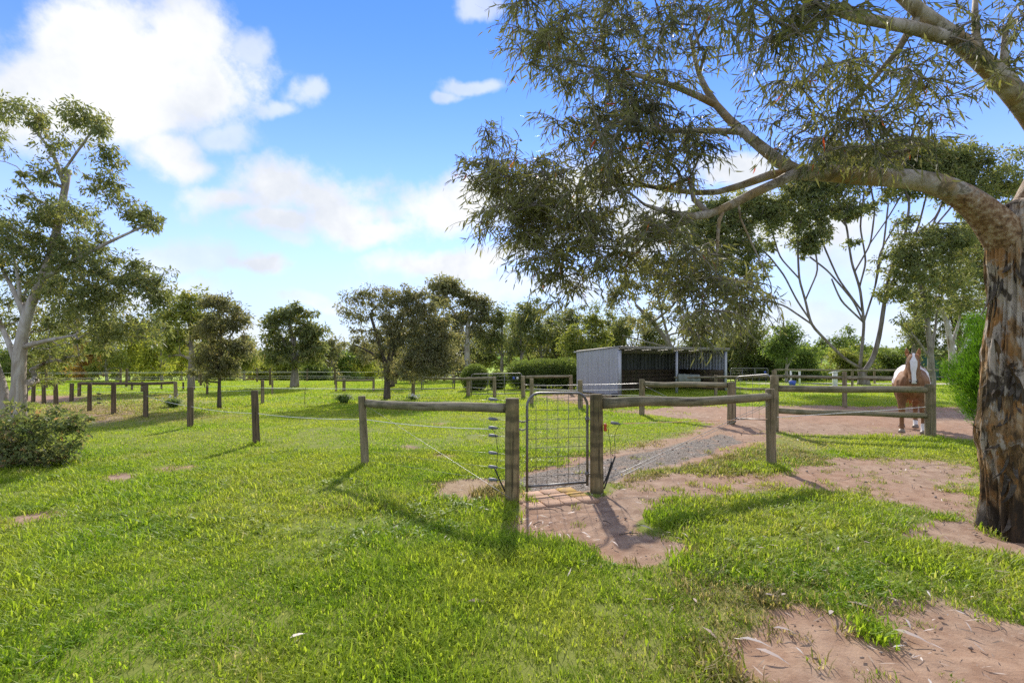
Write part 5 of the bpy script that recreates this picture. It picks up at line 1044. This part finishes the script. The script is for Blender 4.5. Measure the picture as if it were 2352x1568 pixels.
b = MB(); Rm = np.stack([ex, ey, ez], 1); b.box(SP(WL / 2, -.165, 2.115), (WL / 2 + .06, .012, .07), Rm); b.obj('front_beam', M_ROOF, sh, origin=SP(0, 0, 2.05))
b = MB(); b.box(SP(-.035, DEP / 2, 2.055), (.012, DEP / 2 + .2, .03), np.stack([ex, ey + ez * (hB - hF(0)) / DEP, ez], 1)); b.obj('roof_flashing', M_SHEET, sh, origin=SP(0, 0, 2))
for a in (.06, WL * .5, WL - .06): b = MB(); b.box(SP(a, .0, 1.0), (.065 if a != WL * .5 else .045, .05, 1.0), Rm); b.obj('post', M_SHEET, sh, origin=SP(a, 0, 0))
for k in range(5): b = MB(); b.box(SP(WL / 2, DEP - .07, .12 + .21 * k), (WL / 2 - .05, .02, .098), Rm); b.obj('kick_board', M_DPOST, sh, origin=SP(0, DEP - .07, .1 + .21 * k))
for k in range(5): b = MB(); b.box(SP(WL - .09, DEP / 2, .12 + .21 * k), (.02, DEP / 2 - .08, .098), Rm); b.obj('kick_board', M_DPOST, sh, origin=SP(WL - .09, DEP / 2, .1 + .21 * k))
for d_ in (.9, 1.9): b = MB(); b.box(SP(WL / 2, d_, hF(0) - .09 - .06 * d_), (WL / 2 - .04, .025, .04), Rm); b.obj('purlin', M_ROOF, sh, origin=SP(0, d_, 2))
# rug over the rail
rg = MB(); a0, a1 = Z(1556, 860, 22.2), Z(1607, 862, 21.8); t = np.linspace(0, 1, 14)
for k, (dy, dz) in enumerate([(-.07, -.42), (-.075, -.2), (-.06, -.03), (0, .055), (.06, -.03), (.075, -.2), (.07, -.36)]):
    rg.V.append(np.array([a0 + (a1 - a0) * q + np.array([0, dy * (1 + .4 * math.sin(q * 19 + k)), dz * (1 + .08 * math.sin(q * 9)) - .02]) for q in t])); rg.A.append(np.full(14, .5)); rg.n += 14
i = (np.arange(6)[:, None] * 14 + np.arange(13)).ravel(); rg.F.append(np.stack([i, i + 1, i + 15, i + 14], -1)); rg.M.append(np.zeros(len(i), int))
M_RUG = sheet_mat('grey green canvas', (.2, .22, .17), (.15, .17, .13)); ro = rg.obj('horse_rug', M_RUG, smooth=True, origin=a0); sm_ = ro.modifiers.new('thick', 'SOLIDIFY'); sm_.thickness = .012; tag(ro, 'grey green horse rug hung over the rail before the right bay of the shelter', 'rug')
# far shelter, green shed, house, bits of the yard
def simple_shed(name, label, cat, u0, u1, Y, vtop, dep, wm, rm, open_front, pitch=.12):
    x0, x1 = (u0 - 1176) / FPX * Y, (u1 - 1176) / FPX * Y; zt = CAMH - (vtop - HOR) / FPX * Y; z0 = tz((x0 + x1) / 2, Y); t = thing(name, (x0, Y, z0), label, cat); w = x1 - x0; h = zt - z0
    X, Yv = np.array([1., 0, 0]), np.array([0, 1., 0]); p = np.array([x0, Y, z0]); n = max(2, int(w / .9))
    for k in range(n): sheet('wall_sheet', p + X * w * k / n + Yv * dep, X, zz(0), zz(h - pitch - .03), Yv, w / n - .004, wm, t, w / n / 5)
    if not open_front:
        for k in range(n): sheet('wall_sheet', p + X * w * k / n, X, zz(0), zz(h - .03), -Yv, w / n - .004, wm, t, w / n / 5)
    for s_, xx in ((-1, 0), (1, w)): sheet('wall_sheet', p + X * xx, Yv, zz(0), (lambda q: ez * (h - .03 - pitch * q / dep)), X * s_, dep, wm, t, dep / 12)
    for k in range(n): sheet('roof_sheet', p + X * (w * k / n) - Yv * .25 + ez * h, X, lambda q: ez * 0, (lambda q: Yv * (dep + .4) - ez * pitch), ez, w / n - .002, rm, t, w / n / 5)
    b = MB(); b.box(p + X * w / 2 - Yv * .04 + ez * (h - .07), (w / 2, .03, .05)); b.obj('front_beam', rm, t, origin=p)
    for a in ((.06, w / 2, w - .06) if open_front else ()): b = MB(); b.box(p + X * a + ez * (h / 2 - .02), (.06, .05, h / 2 - .02)); b.obj('post', M_DPOST, t, origin=p + X * a)
    return t, p, w, h
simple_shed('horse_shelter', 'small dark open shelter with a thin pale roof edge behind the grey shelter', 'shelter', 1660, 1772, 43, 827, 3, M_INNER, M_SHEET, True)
gs, p_, w_, h_ = simple_shed('shed', 'dark green metal shed behind the horse', 'shed', 2092, 2180, 44, 814, 5, M_GREEN, M_GREEN, False)
b = MB(); b.box(p_ + np.array([w_ * .86, -.05, .95]), (.4, .03, .95)); b.obj('door', M_INNER, gs, origin=p_)
tk = thing('water_tank', ((2075 - 1176) / FPX * 42, 42, tz(34, 42)), 'pale blue green tank beside the dark green shed', 'tank'); b = MB(); c = np.array(tk.location); b.tube([c, c + [0, 0, 1.2], c + [0, 0, 1.32], c + [0, 0, 1.38]], [.62, .62, .5, .12], 24); b.obj('body', sheet_mat('pale teal plastic', (.25, .36, .37), (.2, .3, .31)), tk, origin=c)
hs = thing('house', ((785 - 1176) / FPX * 78, 78, tz(-24, 78)), 'distant house with a terracotta tile roof half hidden by trees', 'house'); c = np.array(hs.location); hw = 7.6
b = MB(); b.box(c + [hw / 2, 3, 1.25], (hw / 2, 3, 1.25)); b.obj('wall', M_BRICKW, hs, origin=c)
b = MB(); e_ = .5; z1, z2 = 2.5, 4.1; V_ = [[-e_, -e_, z1], [hw + e_, -e_, z1], [hw + e_, 6 + e_, z1], [-e_, 6 + e_, z1], [2.6, 3, z2], [hw - 2.6, 3, z2]]; b.add(np.array(V_) + c, [np.array([[0, 1, 5, 4], [2, 3, 4, 5]]), np.array([[1, 2, 5], [3, 0, 4]]), np.array([[0, 3, 2, 1]])]); b.obj('roof', M_TERRA, hs, origin=c)
for xx in (1.2, 3.6, 6.0): b = MB(); b.box(c + [xx, -.03, 1.4], (.55, .03, .55)); f_ = b.obj('window', M_WHITE, hs, origin=c + [xx, 0, 1.4]); b = MB(); b.box(c + [xx, -.07, 1.4], (.48, .012, .48)); pn = b.obj('pane', M_GLASS, origin=c + [xx, 0, 1.4]); pn.parent = f_; pn.location = (0, 0, 0)
def bucket(label, u, v, r_, h, mat):
    c = PG(u, v); c[2] = tz(c[0], c[1]); t = thing('bucket', c, label, 'bucket'); b = MB(); b.tube([c, c + [0, 0, h], c + [0, 0, h + .005], c + [0, 0, .05]], [r_ * .8, r_, r_ * .93, r_ * .75], 18, cap=True); b.obj('body', mat, t, origin=c); b = MB(); a = np.linspace(0, math.pi, 10); b.tube([c + np.array([r_ * math.cos(q), 0, h - .03 + .09 * math.sin(q)]) for q in a], .006, 5); b.obj('handle', M_GALV, t, origin=c)
bucket('blue bucket standing by the far yard fence', 1820, 885, .2, .3, M_BLUE)
bucket('small black tub on the ground before the left corner of the shelter', 1412, 912, .16, .14, M_BLACK)
jp = thing('horse_jump', ((1908 - 1176) / FPX * 28, 28, tz(18.5, 28)), 'white horse jump with a tilted pole near the far yard fence', 'jump'); c = np.array(jp.location); b = MB(); b.box(c + [.25, 0, .45], (.12, .05, .45)); b.box(c + [.25, 0, .03], (.16, .3, .03)); b.obj('stand', M_WHITE, jp, origin=c); b = MB(); b.tube([c + [-.15, -.08, .8], c + [.7, -.08, .98]], .04, 10); b.obj('pole', M_WHITE, jp, origin=c)
for (u0, u1, v, Y) in ((1818, 1838, 851, 30),):
    b = MB(); q0, q1 = Z(u0, v, Y), Z(u1, v + .5, Y); b.tube([q0, q1], .035, 8); z_ = tz(q0[0], Y)
    t = thing('horse_jump', (q0[0], Y, z_), 'white horse jump pole on short stands left of the blue bucket' if u0 > 1800 else 'low white jump pole seen through the far metal gate', 'jump'); b.obj('pole', M_WHITE, t, origin=q0)
    for q in (q0, q1): b = MB(); b.box([q[0], Y + .06, (q[2] + z_) / 2], (.05, .02, max(.05, (q[2] - z_) / 2))); b.obj('stand', M_WHITE, t, origin=q)
M_ROAD = field_mat('pale sandy track', (.5, .45, .38), (.58, .53, .46), .5); b = MB(); xs = np.linspace(16, 60, 40); yy = 31.5 - (xs - 16) * .08
b.add(np.vstack([np.stack([xs, yy, terrain(xs, yy) + .03], -1), np.stack([xs, yy + 2.6, terrain(xs, yy + 2.6) + .03], -1)]), np.stack([np.arange(39), np.arange(39) + 1, np.arange(39) + 41, np.arange(39) + 40], -1)); tag(b.obj('track', M_ROAD), 'pale sandy track behind the yards', None, None, 'structure')

# ------------------------------------------------------------------ the horse
def loft(b, st, ns=18):
    P = np.array([s[:3] for s in st], float); T = np.gradient(P, axis=0); T /= np.linalg.norm(T, axis=1, keepdims=True); X = np.array([1., 0, 0]); th = np.arange(ns) / ns * 2 * math.pi; rings = []
    for p, t, s in zip(P, T, st):
        U = np.cross(X, t); U /= np.linalg.norm(U); sg = np.sin(th); w_ = s[3] * (1 - (s[5] if len(s) > 5 else 0) * sg); rings.append(p + np.cos(th)[:, None] * w_[:, None] * X + sg[:, None] * s[4] * U)
    k = len(P); V = np.vstack(rings + [P[:1], P[-1:]]); i = np.arange(k - 1)[:, None] * ns; j = np.arange(ns)[None]; jn = (j + 1) % ns; jj = np.arange(ns); j2 = (jj + 1) % ns
    b.add(V, [np.stack([i + j, i + jn, i + ns + jn, i + ns + j], -1).reshape(-1, 4), np.stack([np.full(ns, k * ns), j2, jj], -1), np.stack([np.full(ns, k * ns + 1), jj + (k - 1) * ns, j2 + (k - 1) * ns], -1)])
hb = MB()
loft(hb, [(0, .86, 1.1, .05, .1), (0, .82, 1.1, .17, .2), (0, .7, 1.17, .3, .31), (0, .5, 1.17, .33, .345), (0, .2, 1.08, .33, .36), (0, -.1, 1.02, .315, .35), (0, -.35, 1.04, .275, .345), (0, -.55, 1.06, .255, .31), (0, -.68, 1.06, .21, .25), (0, -.77, 1.05, .12, .15), (0, -.79, 1.05, .04, .06)])
loft(hb, [(0, -.3, 1.12, .1, .2), (0, -.45, 1.2, .17, .27), (0, -.62, 1.31, .145, .23), (0, -.78, 1.43, .12, .19), (0, -.93, 1.54, .1, .16), (0, -1.02, 1.6, .085, .13), (0, -1.06, 1.63, .04, .06)])
loft(hb, [(0, -.97, 1.70, .04, .05), (0, -.99, 1.67, .085, .11), (0, -1.05, 1.58, .115, .15), (0, -1.11, 1.49, .125, .155), (0, -1.17, 1.39, .105, .135), (0, -1.22, 1.29, .082, .105), (0, -1.265, 1.2, .076, .088), (0, -1.295, 1.14, .076, .078), (0, -1.315, 1.09, .05, .05), (0, -1.32, 1.075, .02, .02)])
def leg(pts): hb.tube(np.array([p[:3] for p in pts], float), [p[3] for p in pts], 12)
for s in (-1, 1):
    leg([(.14 * s, -.5, 1.12, .15), (.17 * s, -.53, .95, .135), (.18 * s, -.54, .78, .1), (.18 * s, -.55, .6, .072), (.18 * s, -.57, .5, .066), (.18 * s, -.57, .45, .064), (.18 * s, -.56, .38, .045), (.18 * s, -.555, .24, .04), (.18 * s, -.56, .15, .05), (.18 * s, -.6, .09, .045), (.18 * s, -.63, .05, .05)])
    x = (.17 if s < 0 else .08)
    leg([(.16 * s, .55, 1.1, .2), (.19 * s, .48, .9, .17), (.19 * s, .5, .74, .115), (x * s * 1.05, .66, .6, .075), (x * s, .72, .53, .066), (x * s, .7, .44, .052), (x * s, .66, .26, .042), (x * s, .64, .16, .052), (x * s, .58, .09, .046), (x * s, .55, .05, .05)])
for s in (-1, 1):   # nostril and jaw masses
    hb.tube([(.045 * s, -1.3, 1.15), (.05 * s, -1.32, 1.13)], [.03, .026], 8); hb.tube([(.07 * s, -.98, 1.5), (.075 * s, -1.03, 1.42)], [.06, .05], 10)
hm = hb.mesh('horse_raw'); ho = bpy.data.objects.new('horse_raw', hm); COL.objects.link(ho)
rm_ = ho.modifiers.new('r', 'REMESH'); rm_.mode = 'VOXEL'; rm_.voxel_size = .016; sm2 = ho.modifiers.new('s', 'SMOOTH'); sm2.factor = .5; sm2.iterations = 7
dg = bpy.context.evaluated_depsgraph_get(); bm_ = bpy.data.meshes.new_from_object(ho.evaluated_get(dg)); bpy.data.objects.remove(ho)
bm_.name = 'body'; nv = len(bm_.vertices); co = np.zeros(nv * 3, np.float32); bm_.vertices.foreach_get('co', co); co = co.reshape(-1, 3); nz = fbm(co * 6, 3) - .5
hl = np.clip((1.66 - co[:, 2]) / .55, 0, 1)          # down the face
face = (co[:, 1] < -.9) & (co[:, 2] > 1.1) & (co[:, 1] < -(.93 + (1.66 - co[:, 2]) * .52)); wb = np.interp(hl, [0, .18, .35, .6, .8, 1], [.015, .06, .05, .03, .026, .03])
white = np.where(face, sstep(.02, -.012, np.abs(co[:, 0] - .008) - wb + nz * .05), 0)
white = np.maximum(white, sstep(-.1, .15, co[:, 1] + nz * .4) * sstep(.98, 1.1, co[:, 2] + nz * .25) * (1 - sstep(.12, .17, fbm(co * 9 + 3, 2) - .52)))
white = np.maximum(white, sstep(.24, .2, co[:, 2] + nz * .06) * (co[:, 0] > .02) * (co[:, 1] < 0)); white = np.maximum(white, sstep(.19, .15, co[:, 2] + nz * .05) * (co[:, 0] > .02) * (co[:, 1] > 0))
dark = np.maximum(np.where((co[:, 1] < -1.2) & (co[:, 2] < 1.2), .8 * (np.abs(co[:, 0]) > .035), 0), .8 * sstep(.12, .06, np.linalg.norm((np.abs(co) - np.array([.11, 1.1, 1.48])) * [1, 1, .6], axis=1)))
for nm, a in (('white', white), ('dark', dark)): at = bm_.attributes.new(nm, 'FLOAT', 'POINT'); at.data.foreach_set('value', a.astype(np.float32))
bm_.polygons.foreach_set('use_smooth', np.ones(len(bm_.polygons), bool))
def coat_mat():
    m, M = newmat('chestnut and white coat'); A_ = lambda s: M.n('ShaderNodeAttribute', attribute_name=s).outputs['Fac']; n = M.noise(objco(M), 7, 5, .6); f = M.noise(objco(M), 60, 3)
    c = M.mix(M.mr(n, .35, .65), (.17, .08, .036), (.27, .14, .07)); c = M.mix(M.math('MULTIPLY', M.mr(f, .5, .7), .25), c, (.45, .27, .15)); c = M.mix(A_('dark'), c, (.07, .04, .03)); c = M.mix(M.mr(A_('white'), .35, .65), c, (.72, .69, .68)); finish(M, c, .75, .2, f, .2, .004); return m
M_COAT = coat_mat(); bm_.materials.clear(); bm_.materials.append(M_COAT)
hp = W3(2094, 1006, 10.95); hp[2] = 0; horse = thing('horse', hp, 'chestnut horse with a white blazed face and white rump behind the two rail fence', 'horse')
horse.rotation_euler[2] = -math.atan2(hp[0], hp[1]) + .02
body = bpy.data.objects.new('body', bm_); COL.objects.link(body); body.parent = horse
def hpart(b, name, mat, smooth=True):
    me = b.mesh(name, smooth); me.materials.append(mat); o = bpy.data.objects.new(name, me); COL.objects.link(o); o.parent = horse; return o
M_MANE = metal_mat('ginger mane', (.42, .17, .05), (.26, .1, .03), .6, 0, 40); M_HOOF = metal_mat('pale hoof', (.3, .25, .2), (.18, .14, .11), .5, 0); M_EYE = metal_mat('dark eye', (.01, .008, .006), (.02, .012, .01), .1, 0)
M_EARM, ME = newmat('chestnut ear'); finish(ME, (.3, .13, .05), .6, .2)
for s in (-1, 1):
    b = MB(); b.tube([(.075 * s, -.95, 1.655), (.09 * s, -.955, 1.7), (.1 * s, -.965, 1.76), (.102 * s, -.975, 1.81), (.1 * s, -.98, 1.835)], [.028, .04, .036, .02, .004], 10); hpart(b, 'ear', M_EARM)
    b = MB(); b.tube([(.104 * s, -1.115, 1.515), (.117 * s, -1.12, 1.515), (.124 * s, -1.123, 1.515)], [.026, .021, .006], 12); hpart(b, 'eye', M_EYE)
    b = MB(); b.tube([(.045 * s, -1.335, 1.152), (.047 * s, -1.352, 1.146)], [.017, .012], 10); hpart(b, 'nostril', M_BLACK)
    for (x, y) in ((.18 * s, -.64), ((.17 if s < 0 else .08) * s, .54)): b = MB(); b.tube([(x, y - .015, 0.0), (x, y - .005, .035), (x, y + .005, .075)], [.068, .062, .05], 14); hpart(b, 'hoof', M_HOOF)
r = np.random.default_rng(9); mn = MB()
for k in range(260):
    t_ = r.uniform(); p = np.array([0, -.45 - .55 * t_, 1.47 + .24 * t_]) if t_ < .85 else np.array([r.normal(0, .03), -1.0, 1.71]); sd = 1 if t_ < .85 else 0
    if t_ < .85: q1_ = p + [.1 * r.uniform(.6, 1.3), 0, .02]; q2_ = p + [.15 * r.uniform(.7, 1.2), r.normal(0, .04), -.22 * r.uniform(.5, 1.2)]
    else: q1_ = p + [r.normal(0, .05), -.07, .03]; q2_ = p + [r.normal(0, .06), -.14, -.2 * r.uniform(.3, 1.2)]
    mn.ribbon(bez(p, q1_, q2_, 6), [0, 1, 0] if sd else [1, 0, 0], np.array([1, 1, .9, .8, .5, .1]) * .022)
hpart(mn, 'mane', M_MANE); tl = MB()
for k in range(70): p = np.array([r.normal(0, .02), .86, 1.18]); tl.ribbon(bez(p, p + [r.normal(0, .05), .16, .0], p + [r.normal(0, .07), .12 + r.normal(0, .04), -.75 * r.uniform(.6, 1.1)], 7), [1, 0, 0], np.array([1, 1, 1, 1, .9, .6, .1]) * .02)
hpart(tl, 'tail', M_MANE)

# ------------------------------------------------------------------ fallen leaves, bark and sticks
M_LITTER, ML = newmat('dry fallen leaf'); lt_ = ML.n('ShaderNodeAttribute', attribute_name='tint').outputs['Fac']; finish(ML, ML.ramp(lt_, [(0, (.12, .085, .06)), (.4, (.3, .22, .16)), (.8, (.5, .4, .34)), (1, (.6, .54, .48))]), .6, .3)
r = np.random.default_rng(33); b = MB(); n = 9500; y = r.uniform(1.6, 15, n) ** 1.0; x = r.uniform(-1, 1, n) * (1.05 * y + .5); dd = dirt_at(x, y); ss = mask(STRAW, x, y)
near_gate = np.exp(-(((x - .7) / 1.6) ** 2 + ((y - 5.2) / 1.2) ** 2)); right = sstep(.3, 2.2, x) * sstep(9, 3, y); k_ = r.uniform(size=n) < np.clip(.03 + .35 * dd * (x > -1) + .5 * near_gate + .5 * right + .35 * ss, 0, .9); x, y = x[k_], y[k_]; n = len(x); a = r.uniform(0, 6.283, n); L = .018 + .09 * r.uniform(0, 1, n) ** 2.2
b.leaves(np.stack([x, y, terrain(x, y) + .012 + r.uniform(0, .02, n)], -1), np.stack([np.cos(a), np.sin(a), r.normal(0, .12, n)], -1), np.stack([r.normal(0, .25, n), r.normal(0, .25, n), np.ones(n)], -1), L, L * r.uniform(.08, .2, n), r.uniform(-.1, .35, n), r.uniform(0, 1, n)); tag(b.obj('leaf_litter', M_LITTER), 'scattered dry gum leaves and bark scraps on the soil', None, None, 'stuff')
pb = MB(); n = 6000; x = r.uniform(-.3, 9, n); y = r.uniform(1.8, 11, n); gv = mask(GRAVEL, x, y, .2); dd = dirt_at(x, y); k_ = r.uniform(size=n) < np.maximum(.85 * gv, .22 * (dd > .5)); x, y, gv = x[k_], y[k_], gv[k_]; n = len(x)
octa = np.array([[1, 0, 0], [0, 1, 0], [-1, 0, 0], [0, -1, 0], [0, 0, .7], [0, 0, -.7]], float); of = np.array([[0, 1, 4], [1, 2, 4], [2, 3, 4], [3, 0, 4], [1, 0, 5], [2, 1, 5], [3, 2, 5], [0, 3, 5]])
szp = .006 + .016 * r.uniform(size=n) ** 2.5; Vp = (octa[None] * (1 + r.normal(0, .25, (n, 6, 1)))) * szp[:, None, None]; an = r.uniform(0, 6.283, n); cs, sn = np.cos(an)[:, None], np.sin(an)[:, None]
Vp = np.stack([Vp[..., 0] * cs - Vp[..., 1] * sn, Vp[..., 0] * sn + Vp[..., 1] * cs, Vp[..., 2]], -1) + np.stack([x, y, terrain(x, y) + .002], -1)[:, None]
pb.add(Vp.reshape(-1, 3), (np.arange(n)[:, None, None] * 6 + of[None]).reshape(-1, 3), np.repeat(r.uniform(0, 1, n) * np.where(gv > .3, 1, .5), 6))
M_PEB, MP = newmat('pebble'); finish(MP, MP.ramp(MP.n('ShaderNodeAttribute', attribute_name='tint').outputs['Fac'], [(0, (.17, .11, .08)), (.35, (.3, .22, .17)), (.6, (.27, .26, .25)), (1, (.5, .48, .46))]), .8, .3); tag(pb.obj('pebbles', M_PEB), 'small loose stones on the path and bare soil', None, None, 'stuff')
def fallen(u, v, L, ang, w=.17, tint=.8, label=None):
    c = PG(u, v); c[2] = tz(c[0], c[1]) + .035; lb = MB(); lb.leaves(np.zeros((1, 3)), np.array([[math.cos(ang), math.sin(ang), .12]]), np.array([[.2, -.3, 1.]]), L, L * w, .32, tint); o = lb.obj('fallen_leaf', M_LITTER); o.location = c; tag(o, label or 'small curled dry gum leaf lying on the worn ground', 'leaf', 'fallen gum leaves')
fallen(666, 1480, .10, 1.1, .2, .9, 'pale fallen leaf alone in the green grass at lower left'); fallen(1075, 1393, .15, .3, .2, .3, 'dark curled bark scrap in the grass at lower centre'); fallen(1905, 1422, .14, .9, .16, .85, 'pale sickle shaped gum leaf on the lower right soil'); fallen(1945, 1392, .2, -.25, .1, .6, 'long thin bark strip on the soil edge at lower right'); fallen(1775, 1452, .13, .1, .13, .8, 'pale leaf lying flat left of the lower right soil'); fallen(1612, 1450, .16, -1.0, .14, .4, 'dull brown leaf in the grass at the lower right'); fallen(1698, 1476, .17, -.05, .12, .9, 'pale bark flake at the edge of the lower right soil'); fallen(1600, 1395, .11, 1.5, .2, .55, 'pinkish leaf standing in grass below the gate path')
for (u, v, L, an) in ((1335, 1228, .1, -.6), (1405, 1250, .09, -.9), (1565, 1232, .12, -1.1), (1755, 1375, .1, .1), (1795, 1378, .09, .8), (1970, 1380, .1, .9), (2050, 1455, .18, -.4), (1735, 1500, .16, -.4), (1260, 1208, .09, 1.0), (1470, 1215, .12, -.3)): fallen(u, v, L, an)
for (u, v, L, an, lb_) in ((1216, 1172, .14, .05, 'thin pale stick lying along the near edge of the pavers'), (1250, 1172, .13, -.3, 'thin stick in front of the middle pavers'), (1276, 1168, .14, -1.0, 'short stick pointing away below the pavers'), (1225, 1208, .12, .8, 'pale stick near the left side of the bare gateway soil'), (1385, 1200, .11, -1.0, 'pale stick near the right side of the bare gateway soil'), (1422, 1232, .18, .2, 'bent twig at the front of the bare gateway soil')):
    c = PG(u, v); c[2] = tz(c[0], c[1]) + .02; b = MB(); e_ = np.array([math.cos(an), math.sin(an), 0]); b.tube([c, c + e_ * L * .5 + [0, .01, .006], c + e_ * L], [.0055, .005, .003], 6); tag(b.obj('stick', M_LITTER, origin=c), lb_, 'stick')
